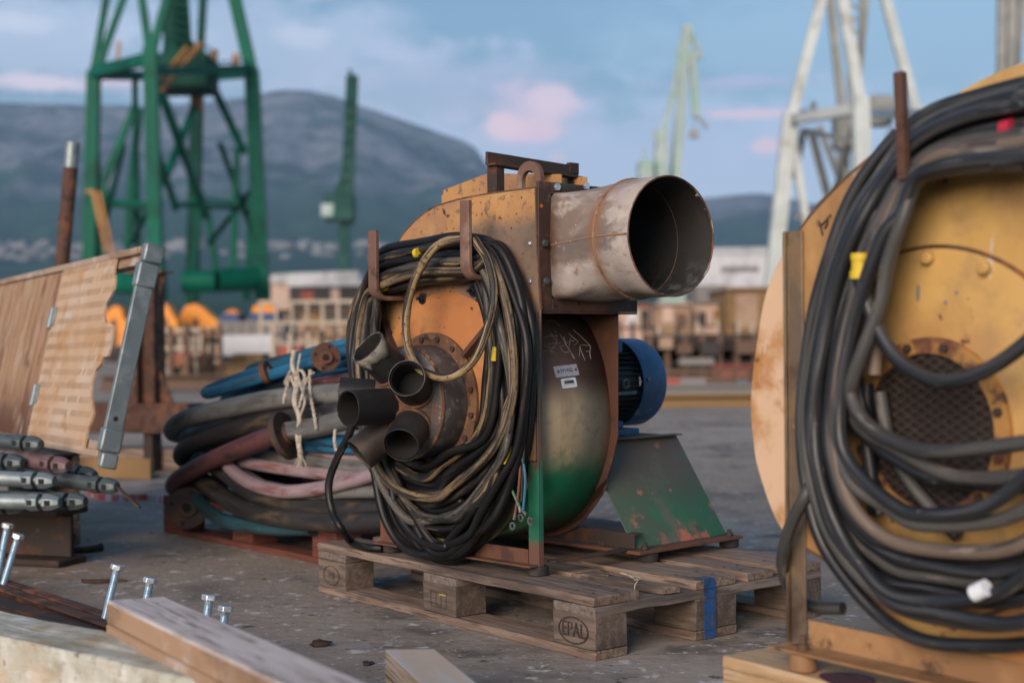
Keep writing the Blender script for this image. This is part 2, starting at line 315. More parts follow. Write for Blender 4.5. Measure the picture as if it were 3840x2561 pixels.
m_woodu = wood('weathered_board', (.18, .126, .094), (.265, .20, .152), (.078, .055, .042), 0)
m_woodv = wood('weathered_cross_board', (.145, .118, .098), (.20, .165, .138), (.085, .066, .054), 1)
m_block = wood('weathered_block', (.115, .085, .064), (.175, .135, .105), (.08, .06, .046), 0)
m_pale = wood('pale_timber', (.47, .42, .40), (.56, .51, .48), (.24, .19, .15), 0, (.20, .155, .125), .08, [L((.33, .215, .135), 5, .30, .5, g=(2, -.003, -.008)), L((.19, .12, .075), 5, .48, .66, st=(.6, 1, 1), g=(2, -.003, -.008)), L((.62, .58, .58), 3, .44, .62, st=(.4, 1, 1), g=(2, -.006, -.002))])
m_palet = wood('new_pallet_timber', (.40, .265, .14), (.46, .34, .21), (.28, .18, .10), 0, (.14, .09, .06), .1)
m_ply = M('laminated_timber', (.56, .45, .34), [L((.22, .14, .08), 110, .46, .56, st=(.02, .02, 1), g=(2, -.002, -.006)), L((.55, .50, .46), 6, .44, .6, st=(.3, 4, 1), g=(2, -.004, -.001)), L((.22, .10, .06), 5, .62, .7)], .75, 0, .3, 60)
m_redwood = wood('red_pallet_board', (.115, .036, .024), (.15, .05, .035), (.06, .022, .017), 0, (.035, .02, .018))
m_bluespray = M('blue_spray', (.018, .075, .22), [L((.02, .045, .10), 14, .46, .62), L((.09, .085, .085), 40, .54, .64)], .6, 0, .3, 40)
m_yfan = M('yellow_fan_paint', (.51, .315, .098), [L((.57, .375, .135), 2.4, .42, .62), L((.40, .23, .085), 4, .46, .66), L((.42, .19, .07), 2.6, .42, .6, g=(2, .34, .12)), L((.30, .20, .10), 7, .50, .68, k=.7), L((.13, .05, .022), 9, .635, .665), L((.10, .05, .03), 28, .645, .68), L((.5, .46, .38), 22, .665, .69, st=(1, 1, .22)), L((.24, .12, .055), 5, .50, .70, st=(1, 1, .3), k=.65), L((.33, .32, .28), 14, .66, .69, st=(1, 1, .3))], .5, 0, .18, 90)
m_yedge = M('lit_scroll_rim', (.60, .42, .28), [L((.40, .19, .055), 4, .48, .62), L((.34, .13, .04), 7, .56, .66), L((.12, .045, .025), 10, .64, .69), L((.6, .52, .45), 18, .64, .7, st=(1, 1, .25))], .55, 0, .25, 90)  # paler than the plate: light on the left rim painted in, plus rust
m_ypost = M('brown_yellow_angle', (.125, .092, .062), [L((.19, .125, .065), 5, .48, .62), L((.06, .038, .026), 7, .5, .66), L((.45, .42, .36), 20, .69, .72, st=(1, 1, .3))], .6, 0, .3, 90)
m_yrail = M('dirty_yellow_rail', (.34, .19, .085), [L((.24, .13, .06), 5, .46, .62), L((.09, .05, .03), 12, .56, .66), L((.42, .25, .10), 6, .56, .68)], .7, 0, .4, 90)
m_mesh = M('rusty_mesh', (.038, .026, .022), [L((.07, .048, .038), 12, .5, .62), L((.05, .03, .024), 9, .5, .64)], .7, .1, .3)
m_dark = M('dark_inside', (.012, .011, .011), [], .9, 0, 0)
m_tread = M('plywood_treads', (.47, .335, .225), [L((.50, .40, .31), 3, .42, .6), L((.42, .245, .115), 3.4, .46, .66, st=(1.2, .8, 1)), L((.36, .19, .08), 7, .58, .70), L((.48, .44, .40), 5, .58, .7), L((.20, .13, .10), 9, .64, .72), L((.13, .10, .09), 1.9, .62, .70, st=(.8, .5, .8))], .72, 0, .3, 60)
m_ribs = M('ribbed_plywood', (.30, .18, .105), [L((.36, .27, .19), 5, .46, .62, st=(4, .35, 2)), L((.15, .068, .035), 6, .50, .64, st=(3, .4, 2)), L((.40, .34, .28), 16, .58, .66, st=(4, .3, 1)), L((.10, .045, .025), 3, .35, .6, g=(1, .30, .05)), L((.38, .32, .25), 9, .58, .7, st=(2, .3, 2)), L((.09, .05, .035), 4, .62, .72)], .75, 0, .35, 60)
m_deckrail = M('tan_frame_rail', (.37, .27, .20), [L((.26, .16, .10), 6, .5, .62, st=(.3, 2, 2)), L((.45, .38, .31), 8, .54, .66)], .65, .1, .25, 60)
m_galv = M('galvanised_steel', (.20, .245, .26), [L((.27, .315, .33), 14, .46, .6), L((.17, .20, .21), 9, .52, .66), L((.22, .17, .14), 7, .64, .74)], .48, .55, .2, 90)
m_galvd = M('dull_galvanised_tube', (.085, .112, .12), [L((.15, .18, .19), 9, .48, .62), L((.10, .11, .115), 7, .52, .66), L((.17, .09, .075), 6, .62, .72)], .5, .5, .25, 90)
m_galvp = M('painted_tube', (.16, .10, .105), [L((.25, .25, .26), 7, .5, .6), L((.11, .05, .055), 9, .54, .64)], .5, .3, .25, 90)
m_conc = M('pale_concrete', (.44, .45, .385), [L((.56, .565, .53), 14, .46, .62), L((.36, .36, .30), 40, .54, .64), L((.30, .27, .19), 5, .5, .66), L((.44, .34, .23), 4, .52, .68), L((.5, .40, .28), 5, .4, .6, g=(2, .17, .14)), L((.2, .17, .13), 24, .62, .7)], .9, 0, .7, 30, bd=.006)
def hosemat(n, a, b, c): return M(n, tuple(x * .8 for x in a), [L(tuple(x * .85 for x in b), 1, .44, .6, st=(2.5, .6, .6)), L(tuple(x * .8 for x in c), 1, .52, .64, st=(5, .7, .7)), L((.24, .22, .2), 1, .66, .72, st=(18, 2, 2)), L(tuple(x * .5 for x in a), 1, .6, .66, st=(70, .5, .5))], .55, 0, .2, 1, (50, 1, 1), cyl=True)
h_grey = hosemat('grey_hose', (.125, .13, .132), (.19, .195, .19), (.09, .09, .09))
h_blue = hosemat('blue_hose', (.015, .11, .21), (.02, .16, .31), (.03, .075, .11))
h_mar = hosemat('maroon_hose', (.085, .03, .034), (.125, .05, .052), (.05, .03, .033))
h_pink = hosemat('pink_hose', (.27, .20, .225), (.34, .26, .28), (.24, .10, .09))
h_blk = hosemat('black_hose', (.018, .017, .018), (.035, .034, .036), (.085, .062, .04))
h_teal = hosemat('teal_hose', (.02, .06, .075), (.025, .085, .11), (.03, .035, .04))
m_rope = M('white_rope', (.50, .45, .38), [L((.34, .29, .23), 60, .46, .58)], .85, 0, .6, 260)
m_cgreen = M('crane_green', (.0015, .10, .062), [L((.002, .125, .08), .3, .45, .62), L((.001, .065, .042), .5, .5, .66), L((.06, .05, .03), .9, .70, .74)], .5, 0, 0, spec=.12)
m_cfar = M('crane_far_green', (.015, .062, .052), [L((.03, .09, .075), .2, .45, .6)], .6, 0, 0, spec=.1)
m_cdark = M('crane_dark_green', (.003, .045, .032), [L((.005, .07, .05), .4, .45, .6)], .6, 0, 0, spec=.12)
m_cmint = M('crane_mint', (.29, .39, .38), [L((.38, .47, .46), .3, .46, .6), L((.24, .40, .34), .4, .5, .66), L((.22, .12, .07), .35, .6, .7)], .6, 0, 0)
m_cwhite = M('crane_white', (.44, .50, .50), [L((.54, .60, .60), .4, .46, .6), L((.33, .34, .32), .6, .54, .66), L((.34, .19, .11), .5, .64, .72)], .55, 0, 0)
m_cgrey = M('crane_grey_steel', (.22, .235, .22), [L((.30, .31, .29), .5, .46, .6), L((.2, .12, .07), .5, .6, .7)], .6, 0, 0)
m_ladder = M('yellow_ladder', (.36, .17, .035), [L((.26, .12, .04), .8, .5, .6)], .6, 0, 0)
m_orange = M('orange_bogie', (.74, .25, .010), [L((.85, .38, .03), .6, .46, .6), L((.50, .15, .012), .9, .54, .66)], .5, 0, 0)
def flat(n, c, d=None, s=.5): return M(n, c, [L(d or tuple(x * .7 for x in c), s, .48, .62), L((.13, .09, .06), s * 2, .62, .7)], .7, 0, 0)
m_white = flat('white_sheet', (.55, .57, .60)); m_pinkw = flat('pinkish_wall', (.50, .37, .30), (.46, .32, .26)); m_tanw = flat('tan_wall', (.33, .225, .155), (.20, .125, .08))
m_navy = flat('navy_sheet', (.03, .07, .16)); m_greyw = flat('grey_wall', (.19, .18, .175)); m_brown = flat('brown_steel', (.11, .065, .042)); m_black = flat('dark_steel', (.03, .027, .026))
m_red = flat('red_sheet', (.30, .07, .05)); m_paler = flat('pale_railing', (.43, .36, .28)); m_win = M('dark_window', (.03, .035, .04), [], .15, 0, 0); m_och = flat('ochre_steel', (.22, .13, .05)); m_roof = flat('grey_roof', (.42, .44, .47))
m_tapew = M('barrier_tape', (.45, .42, .41), [L((.42, .045, .035), 14, .49, .51, st=(1, .01, .01))], .6, 0, 0)
# ================================================================== EURO PALLET UNDER THE MAIN FAN
PF = Fr((PX, PY, 0), YAW)
def pallet(fr, label, mu, mv, mb_, broken=False, mark=False, vb=None, group='wooden pallets', name='wooden_pallet'):
    t = fr.empty(name, label, 'pallet', group)
    tops = [(0, .145), (.188, .288), (.3275, .4725), (.512, .612), (.655, .8)]
    for i, (a, b) in enumerate(tops):
        m = MB()
        if broken and i == 1:                             # split plank, its end slipped and a bite missing
            m.board((0.002, a, .1225), (.905, b, .1445), 0, 12, .002)
            o = m.build('top_board', mu, t, .003); o['label'] = 'cracked grey top board with its end bitten away'
            m2 = MB(); pts = [(.91, .0), (.955, .028), (.985, .020), (1.02, .05), (1.05, .042), (1.135, .05), (1.20, .058), (1.192, .006), (1.16, .0), (1.05, -.004)]
            m2.prism([(p, a + .03 + q) for p, q in pts], lambda p, q, w: (p, q, w), .1235, .1415)
            m2.prism([(.905, a), (.94, a + .03), (.985, a + .055), (.96, a + .07), (.905, b - .004)], lambda p, q, w: (p, q, w), .1232, .143)
            m2.build('splintered_end', mu, t, .002); continue
        u0, u1 = random.uniform(-.004, .004), 1.2 + random.uniform(-.004, .004)
        m.board((u0, a, .1225), (u1, b, .1445), 0, 12, .0016); o = m.build('top_board', mu, t, .0022)
        if mark:
            for uu in (.58, .63, 1.10, 1.155):
                for q in (.25, .75): MB().cyl((uu, a + (b - a) * q, .1448), (uu, a + (b - a) * q, .1456), .004, 8).build('nail', m_rustd, o)
    for u in (0, .5275, 1.055):
        m = MB(); m.board((u, 0, .1), (u + .145, .8, .122), 1, 10, .0014); m.build('cross_board', mv, t, .002)
    for (a, b) in ((0, .1), (.3275, .4725), (.7, .8)):
        m = MB(); m.board((0, a, .0005), (1.2, b, .0215), 0, 10, .0014); m.build('bottom_board', mu, t, .002)
        for u in (0, .5275, 1.055):
            m = MB(); m.board((u + random.uniform(-.002, .002), a, .022), (u + .145, b, .0995), 0, 4, .0016); bl = m.build('block', mb_, t, .0025)
            if mark and a == 0 and u > 1:
                k = text_mb('EPAL', .040, lambda x, y: (1.129 + x * .95, -.0035, .061 + y * 1.25))
                k.plate_hole([(1.1285 + .052 * math.cos(w), .061 + .0315 * math.sin(w)) for w in [2 * math.pi * i / 48 for i in range(48)]],
                             [(1.1285 + .0485 * math.cos(w), .061 + .0283 * math.sin(w)) for w in [2 * math.pi * i / 48 for i in range(48)]], lambda p, q, w: (p, w, q), -.0036, -.0028)
                k.build('burnt_stamp', M('burnt_brand', (.038, .03, .026), [L((.1, .08, .06), 90, .52, .66)], .85, 0, 0), bl, smooth=0)
            if mark and a == 0 and .4 < u < .6:
                k = MB(); c = (u + .072, .061)
                for (w, h, th) in ((.034, .022, .0012), (.012, .018, .0015)):
                    for (x0, x1, z0, z1) in ((-w, w, h, h - th), (-w, w, -h, -h + th), (-w, -w + th, -h, h), (w - th, w, -h, h)):
                        k.box((c[0] + min(x0, x1), -.0032, c[1] + min(z0, z1)), (c[0] + max(x0, x1), -.0026, c[1] + max(z0, z1)))
                k.build('faded_stamp', M('faded_brand', (.085, .062, .048), [], .9, 0, 0), bl, smooth=0)
                k = MB(); k.box((c[0] + .006, -.0036, c[1] + .012), (c[0] + .034, -.003, c[1] + .0145)); k.build('yellow_mark', m_yellow, bl)
            if mark and a == 0 and u < .1:
                k = MB(); cc = (u + .075, .058)
                k.plate_hole([(cc[0] + .042 * math.cos(w), cc[1] + .028 * math.sin(w)) for w in [2 * math.pi * i / 40 for i in range(40)]],
                             [(cc[0] + .040 * math.cos(w), cc[1] + .0262 * math.sin(w)) for w in [2 * math.pi * i / 40 for i in range(40)]], lambda p, q, w: (p, w, q), -.0036, -.0028)
                k.box((cc[0] - .014, -.0036, cc[1] - .01), (cc[0] + .014, -.003, cc[1] + .01))
                k.build('faded_stamp', M('sooty_brand', (.06, .046, .038), [L((.12, .09, .07), 70, .5, .6)], .9, 0, 0), bl, smooth=0)
    if mark:
        k = MB()
        for (z0, z1) in ((.001, .0212), (.0225, .099), (.1005, .1216), (.123, .144)): k.box((1.2035, .352, z0), (1.2055, .392, z1))
        k.box((1.17, .352, .1460), (1.2045, .392, .1468))
        k.build('paint_stripe', m_bluespray, t)
    return t
pallet(PF, 'weathered wooden pallet under the orange fan, stamped EPAL with a blue stripe on one end', m_woodu, m_woodv, m_block, True, True)
k = MB(); P = [PF.w(1.02, .245, .150), PF.w(1.05, .228, .158), PF.w(1.08, .235, .149), PF.w(1.10, .222, .147), PF.w(1.12, .215, .152), PF.w(1.128, .195, .140), PF.w(1.135, .19, .120), PF.w(1.15, .185, .105)]
k.tube(catmull(P, 6), .0012, 6); k.tube(catmull([PF.w(1.02, .245, .15), PF.w(1.04, .262, .147), PF.w(1.09, .255, .147), PF.w(1.10, .222, .148)], 6), .001, 6)
tag(k.build('twine', m_rope), 'loose white twine curled over the broken pallet board', 'string')

# ================================================================== THE MAIN FAN
FF = Fr(PF.w(.879, .094, .1450), YAW + .078)
FAN = FF.empty('industrial_fan', 'orange and green centrifugal fan with round steel outlet duct and a six pipe intake', 'fan', 'industrial fans on pallets')
top = [(.012, .962), (-.07, .962), (-.146, .961), (-.215, .959), (-.281, .955)]
arc = catmull([(-.281, .955, 0), (-.388, .939, 0), (-.48, .897, 0), (-.548, .840, 0), (-.605, .755, 0), (-.637, .65, 0), (-.645, .53, 0), (-.64, .40, 0), (-.615, .26, 0), (-.56, .14, 0), (-.48, .07, 0), (-.38, .042, 0), (-.27, .04, 0), (-.16, .075, 0), (-.085, .14, 0), (-.025, .22, 0), (.004, .31, 0)], 5)
front = top + [(p.x, p.y) for p in arc[1:]] + [(.014, .45), (.022, .56), (.026, .66), (.016, .8)]
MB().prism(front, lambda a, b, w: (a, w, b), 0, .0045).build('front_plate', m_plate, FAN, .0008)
rim = MB(); ring = [V((a, .0022, b)) for a, b in front]
for i in range(len(ring)):                                   # torn, rusty cut edge standing a little proud
    a, b = ring[i], ring[(i + 1) % len(ring)]
    if a.z > .6: rim.bar(a, b, .0062, .004)
rim.build('plate_edge', m_edge, FAN)
bk = [(.002, .975), (-.1, .975), (-.281, .965)] + [(p.x, p.y + (.012 if p.y > .5 else 0)) for p in arc[1:-6]]
bk += [(-.36, .038), (-.247, .051), (-.196, .068), (-.13, .103), (-.081, .154), (-.041, .215), (-.017, .274), (0, .332), (.004, .65)]
MB().prism(bk, lambda a, b, w: (a, w, b), .306, .310).build('back_plate', m_back, FAN, .0008)
sp = catmull([(-.16, .665, 0), (-.10, .62, 0), (-.055, .54, 0), (-.032, .45, 0), (-.026, .35, 0), (-.05, .25, 0), (-.10, .16, 0), (-.18, .09, 0), (-.27, .058, 0), (-.36, .052, 0), (-.46, .08, 0), (-.55, .15, 0), (-.60, .26, 0), (-.625, .40, 0), (-.628, .53, 0), (-.615, .66, 0), (-.58, .76, 0), (-.53, .83, 0), (-.46, .885, 0), (-.38, .925, 0), (-.28, .942, 0), (-.15, .95, 0), (0, .952, 0)], 6)
sh = MB().ribbon([(p.x, p.y) for p in sp], lambda a, b, w: (a, w, b), .0045, .306)
sh.ribbon([(-.16, .665), (0.0, .665)], lambda a, b, w: (a, w, b), .0045, .306)
SHELL = sh.build('scroll_casing', m_shell, FAN, solid=.003)
# chalk, tag and sticker on the casing side: laid on the curved sheet
def shell_pt(x, y, lift=.0025):
    d = ray(x, y); best = None
    o = FF.l(CAM); e = V((d.dot(FF.fu), d.dot(FF.fv), d.z))
    for a, b in zip(sp[:40], sp[1:41]):
        n = V((b.y - a.y, 0, -(b.x - a.x)))
        den = e.x * n.x + e.z * n.z
        if abs(den) < 1e-9: continue
        t = ((a.x - o.x) * n.x + (a.y - o.z) * n.z) / den
        p = o + e * t; w = ((p.x - a.x) * (b.x - a.x) + (p.z - a.y) * (b.y - a.y)) / ((b.x - a.x) ** 2 + (b.y - a.y) ** 2)
        if -.01 <= w <= 1.01 and 0 < p.y < .31:
            n.normalize()
            if n.x < 0: n = -n
            if best is None or t < best[0]: best = (t, p + n * lift)
    return best[1] if best else None
def c5(x, y): return ((1950 + x * 850 / 2050) * .61224, (1050 + y * 850 / 2050) * .61224)
ch = MB()
strokes = [[(205, 530), (270, 505), (300, 520), (330, 560), (300, 610), (265, 650), (300, 655)], [(210, 580), (360, 572)], [(210, 645), (250, 640), (300, 650)], [(255, 470), (290, 500), (335, 515)],
           [(330, 545), (310, 600), (290, 630)], [(355, 495), (385, 535), (420, 600), (445, 640), (487, 715)], [(350, 605), (390, 590), (440, 560), (490, 555)], [(360, 610), (395, 655), (440, 650)],
           [(435, 480), (480, 530), (520, 560), (490, 590)], [(475, 455), (540, 510), (600, 565), (630, 600)], [(395, 520), (420, 610), (440, 600), (450, 530)], [(540, 590), (530, 690)], [(535, 610), (580, 725)],
           [(560, 590), (630, 600), (625, 650), (638, 718)], [(595, 650), (640, 648)], [(230, 380), (300, 372), (350, 420)], [(300, 440), (330, 500)], [(210, 600), (260, 612), (290, 655)]]
for st in strokes:
    for rep in range(2):
        q = [shell_pt(*c5(x + random.uniform(-3, 3), y + random.uniform(-3, 3)), .0021) for x, y in st]; q = [p for p in q if p]
        if len(q) > 1: ch.tube(catmull(q, 4), .0008, 5)
ch.build('chalk_writing', m_chalk, FAN)
def quad(c, d=.6):                                           # frame on the sheet from four pixel corners tl, tr, bl
    tl, tr, bl = [shell_pt(*c5(*p), .003) for p in c]
    ex, ey = tr - tl, bl - tl; n = ey.cross(ex).normalized()
    if n.x < 0: n = -n
    return lambda x, y, h=0.0: tl + ex * x + ey * y + n * h
q = quad([(293, 786), (500, 762), (322, 888)])
TAG = MB().hexa([q(0, 0, -.004), q(1, 0, -.004), q(1, 1, -.004), q(0, 1, -.004), q(0, 0, .0015), q(1, 0, .0015), q(1, 1, .0015), q(0, 1, .0015)]).build('number_tag', m_tagal, FAN, .0006)
k = text_mb('291452', .42, lambda x, y: q(.485 + x * .44, .47 - y * 1.05, .0021))
for cx in (.13, .895):
    k.plate_hole([(cx + .045 * math.cos(w), .5 + .10 * math.sin(w)) for w in [2 * math.pi * i / 20 for i in range(20)]], [(cx + .026 * math.cos(w), .5 + .06 * math.sin(w)) for w in [2 * math.pi * i / 20 for i in range(20)]], lambda a, b, w: q(a, b, w), .0016, .0024)
    k.prism([(cx + .015 * math.cos(w), .5 + .03 * math.sin(w)) for w in [2 * math.pi * i / 12 for i in range(12)]], lambda a, b, w: q(a, b, w), .0016, .0026)
k.build('stamped_number', m_ink, TAG, smooth=0)
q2 = quad([(362, 896), (492, 880), (381, 984)])
rr = []
for (cx, cy, a0) in ((.9, .14, -90), (.9, .86, 0), (.1, .86, 90), (.1, .14, 180)):
    rr += [(cx + .1 * math.cos(R(a0 + d)), cy + .14 * math.sin(R(a0 + d))) for d in (0, 30, 60, 90)]
STK = MB().prism(rr, lambda a, b, w: q2(a, b, w), -.0015, .0008).build('barcode_sticker', m_label, FAN)
k = text_mb('291452', .11, lambda x, y: q2(.47 + x * .7, .16 - y, .0013))
k.f += []; k2 = text_mb('VENTILATOR TV BR.8670', .115, lambda x, y: q2(.5 + x * .58, .66 - y, .0013)); k.add(k2.v, k2.f)
x = .17; rs = random.Random(3)
while x < .82:
    w = rs.choice((.008, .008, .014, .02)); k.prism([(x, .25), (x + w, .25), (x + w, .56), (x, .56)], lambda a, b, w_: q2(a, b, w_), .0009, .0013); x += w + rs.choice((.007, .01, .016))
k.build('barcode_print', m_ink, STK, smooth=0)
# outlet flange and duct
fl = MB(); U0 = .013
def fbox(v0, v1, z0, z1, u0=U0, u1=U0 + .008): fl.box((u0, v0, z0), (u1, v1, z1))
fbox(.002, .046, .655, .978); fbox(.0465, .30, .952, .978, U0 + .0003, U0 + .0078); fbox(.30, .335, .655, .978); fbox(.0465, .3655, .655, .688, U0 + .0003, U0 + .0078)
fl.box((-.02, .003, .640), (U0 - .0005, .012, .655)); fl.box((-.012, .0125, .650), (U0 + .0075, .366, .6545))
FLG = fl.build('outlet_flange', m_flange, FAN, .0012)
for (x, y) in ((1277, 430), (1344, 428)): p = FF.pu(x, y, U0 + .0082); MB().hexhead(p, (1, 0, 0), .010, .008).build('bolt', m_zinc, FLG, .001)
for (x, y) in ((1249, 559), (1252, 646)):
    p = FF.pu(x, y, U0 + .0082); MB().hexhead(p, (1, 0, 0), .0095, .008).build('bolt', m_galvd, FLG, .001)
    MB().hexhead(V((-.003, -.0, p.z)), (-1, -.3, 0), .006, .008).build('nut', m_zinc, FLG, .001)
for (x, y) in ((1275, 702), (1330, 697)): MB().hexhead(FF.pu(x, y, U0 + .0082), (1, 0, 0), .004, .001).build('bolt_hole', m_dark, FLG)
k = MB(); p = FF.pu(1243, 473, U0 + .0083); k.cyl(p, p + V((.001, 0, 0)), .005, 12); k.build('orange_plug', M('orange_spot', (.45, .12, .03), [], .6, 0, 0), FLG)
NS = 64
def sq(ca, cb, ha, hb, rnd):
    out = []
    for i in range(NS):
        w = 2 * math.pi * i / NS + math.pi / NS; c, s_ = math.cos(w), math.sin(w)
        f = 1 / max(abs(c), abs(s_)); f = f * (1 - rnd) + rnd
        out.append((ca + c * ha * f, cb + s_ * hb * f))
    return out
du = [(.019, sq(.185, .818, .142, .137, .12)), (.07, sq(.184, .822, .147, .140, .40)), (.12, sq(.182, .826, .151, .142, .68)), (.165, sq(.180, .830, .155, .1445, .94)), (.19, sq(.179, .832, .157, .145, 1)), (.24, sq(.178, .832, .158, .145, 1)), (.30, sq(.178, .832, .158, .145, 1))]
mo = MB(); vs = []; fs = []; jr = random.Random(5)
for u, lp in du:
    for i, (a, b) in enumerate(lp):
        j = 0
        if u == .30:
            j = jr.uniform(-.0012, .0012) + (.004 * math.sin(i * .9) if i > 44 or i < 6 else 0) - (.010 if 48 < i < 52 else 0)
        vs.append((u + j, a + (0 if u < .29 else jr.uniform(-.0008, .0008)), b + (0 if u < .29 else jr.uniform(-.0008, .0008))))
for r_ in range(len(du) - 1):
    for i in range(NS): fs.append((r_ * NS + i, r_ * NS + (i + 1) % NS, (r_ + 1) * NS + (i + 1) % NS, (r_ + 1) * NS + i))
mo.add(vs, fs); DUCT = mo.build('outlet_duct', m_duct, FAN, solid=.003, smooth=50)
k = MB(); k.tube([(.188, a, b) for a, b in sq(.179, .832, .1585, .1465, 1)], .0042, 8, closed=True)
k.tube(catmull([(.02, .0428, .820), (.07, .0368, .823), (.12, .0308, .826), (.165, .0248, .829), (.19, .0218, .831), (.24, .0198, .831), (.298, .0198, .831)], 5), .0032, 7)
k.build('weld_seam', m_seam, DUCT)
k = MB(); k.tube([(.3, a, b) for a, b in sq(.178, .832, .158, .145, 1)], .0022, 6, closed=True); k.build('ragged_rim', m_edge, DUCT)
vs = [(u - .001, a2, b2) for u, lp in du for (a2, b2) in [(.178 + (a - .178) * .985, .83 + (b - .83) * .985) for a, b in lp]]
MB().add(vs, fs).build('inner_shade_sheet', m_ductin, DUCT, smooth=50)  # dark sheet added to stand for the shade inside the duct
# top: lifting lug, bracket of angle irons, sheet hood
k = MB(); lo, li = [], []
for i in range(24):
    w = math.pi * i / 23; lo.append((-.0725 - .0435 * math.cos(w) * -1, .998 + .042 * math.sin(w))); li.append((-.0725 + .0245 * math.cos(w), .992 + .024 * math.sin(w)))
lo = [(-.029, .95)] + lo + [(-.116, .95)]; li = [(-.048, .951)] + li + [(-.097, .951)]
k.plate_hole(lo, li, lambda a, b, w: (a, w, b), .058, .072); k.build('lifting_lug', m_hook, FAN, .002)
k = MB(); k.bar((-.165, -.002, 1.052), (-.165, .335, 1.040), .008, .034); k.bar((-.148, -.002, 1.035), (-.148, .338, 1.022), .034, .006); k.bar((-.166, .30, 1.05), (-.166, .335, 1.05), .014, .03)
k.box((-.178, .012, .955), (-.148, .020, 1.035)); k.box((-.148, .012, .955), (-.142, .04, 1.033)); k.box((-.17, .30, .96), (-.148, .32, 1.03))
k.build('angle_bracket', m_rustd, FAN, .001)
k = MB(); hood = [(-.575, .968), (-.575, 1.018), (-.40, 1.047), (-.36, 1.046), (-.10, 1.020), (-.10, .968)]
k.prism(hood, lambda a, b, w: (a, w, b), .204, .209); k.box((-.592, .212, .965), (-.577, .2165, 1.006)); k.prism(hood, lambda a, b, w: (a, w, b), .302, .3055)
k.build('sheet_hood', m_plate, FAN, .0008)
# cover disc on the front plate, with its two studs, struts
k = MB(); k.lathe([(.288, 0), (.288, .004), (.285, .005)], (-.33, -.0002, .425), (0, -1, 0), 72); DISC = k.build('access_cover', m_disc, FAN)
for (x, y) in ((970, 686), (1086, 668)):
    k = MB(); p = FF.pv(x, y, -.0052); k.hexhead(p, (0, -1, 0), .010, .008); k.cyl(p, p + V((0, -.02, 0)), .005, 10); k.cyl(p, p + V((0, -.002, 0)), .016, 16)
    k.build('stud', m_motorblk, DISC, .0008)
MB().bar((-.235, -.018, .545), (-.105, -.006, .66), .012, .03, (0, 1, 0)).build('strut', m_rustd, FAN, .001); MB().bar((-.52, -.018, .545), (-.585, -.006, .64), .010, .026, (0, 1, 0)).build('strut', m_rustd, FAN, .001)
# legs, rails, feet
k = MB(); k.box((-.016, -.0075, .024), (.0205, -.001, .655)); k.box((.0145, -.0008, .024), (.0205, .010, .64)); k.build('leg', m_legg, FAN, .0012)
k = MB(); k.box((-.014, -.0155, .285), (.019, -.0078, .395)); k.build('leg_gusset', m_weld, FAN, .003)
k = MB(); k.box((-.612, -.0075, .024), (-.577, -.001, .50)); k.box((-.612, -.0008, .024), (-.606, .036, .5)); o = k.build('leg', m_rail, FAN, .0012); o['label'] = 'rusty brown left leg'
k = MB(); k.box((-.576, -.010, .0255), (-.017, -.0045, .064)); k.box((-.60, -.040, .0245), (.019, -.0105, .0295)); k.build('base_rail', m_rail, FAN, .001)
k = MB(); k.box((-.60, .318, .036), (.044, .324, .075)); k.box((-.60, .3245, .069), (.044, .352, .075)); k.build('base_rail', m_rustd, FAN, .001)
k = MB(); k.box((.006, .034, .0302), (.036, .317, .036)); k.build('base_rail', m_rustd, FAN, .001)
for (u, v) in ((.0, .020), (-.578, .020), (.05, .365), (.045, .715), (-.82, .365), (-.82, .715)):
    k = MB(); k.lathe([(.024, 0.0002), (.0275, .003), (.0275, .022), (.0255, .024)], (u, v - (.012 if v < .1 else 0), 0), (0, 0, 1), 28); k.build('rubber_foot', m_rubber, FAN)
# pedestal and motor
ped = [(.038, .034), (-.142, .305), (-.618, .305), (-.80, .034)]
k = MB(); k.ribbon(ped, lambda a, b, w: (a, w, b), .325, .712)
PED = k.build('motor_pedestal', m_green, FAN, .004, solid=.004)
k = MB(); k.box((-.85, .300, .0248), (.078, .735, .0330)); k.build('foot_plate', m_rail, PED, .001)
for (u, v) in ((.058, .345), (.058, .70)): k = MB(); k.hexhead((u, v, .0332), (0, 0, 1), .011, .010); k.cyl((u, v, .043), (u, v, .052), .006, 10); k.build('anchor_bolt', m_rustd, PED, .001)
k = MB(); k.box((-.15, .325, .3072), (-.118, .712, .3112)); k.tube([(-.1435, .325, .304), (-.1435, .712, .304)], .0035, 8); k.build('folded_lip', m_green, PED, .001)
k = MB(); k.box((-.17, .300, .255), (-.125, .322, .30)); k.cyl((-.13, .312, .28), (-.118, .312, .28), .018, 14); k.bar((-.12, .318, .283), (-.085, .332, .266), .008, .012); k.build('latch', m_motorblk, FAN, .002)
MC = V((-.38, 0, .455))
MOT = MB().lathe([(.06, .31), (.11, .32), (.11, .70), (.05, .71)], (MC.x, 0, MC.z), (0, 1, 0), 48).build('motor_body', m_motorblk, FAN)
k = MB()
for i in range(44):
    w = 2 * math.pi * i / 44 + .07; c, s_ = math.cos(w), math.sin(w); n = V((-s_, 0, c)) * .0016
    a, b = MC + V((c, 0, s_)) * .108, MC + V((c, 0, s_)) * .1265
    k.hexa([a - n + V((0, .345, 0)), b - n * .6 + V((0, .345, 0)), b + n * .6 + V((0, .345, 0)), a + n + V((0, .345, 0)), a - n + V((0, .69, 0)), b - n * .6 + V((0, .69, 0)), b + n * .6 + V((0, .69, 0)), a + n + V((0, .69, 0))])
k.build('cooling_fins', m_motorblk, MOT)
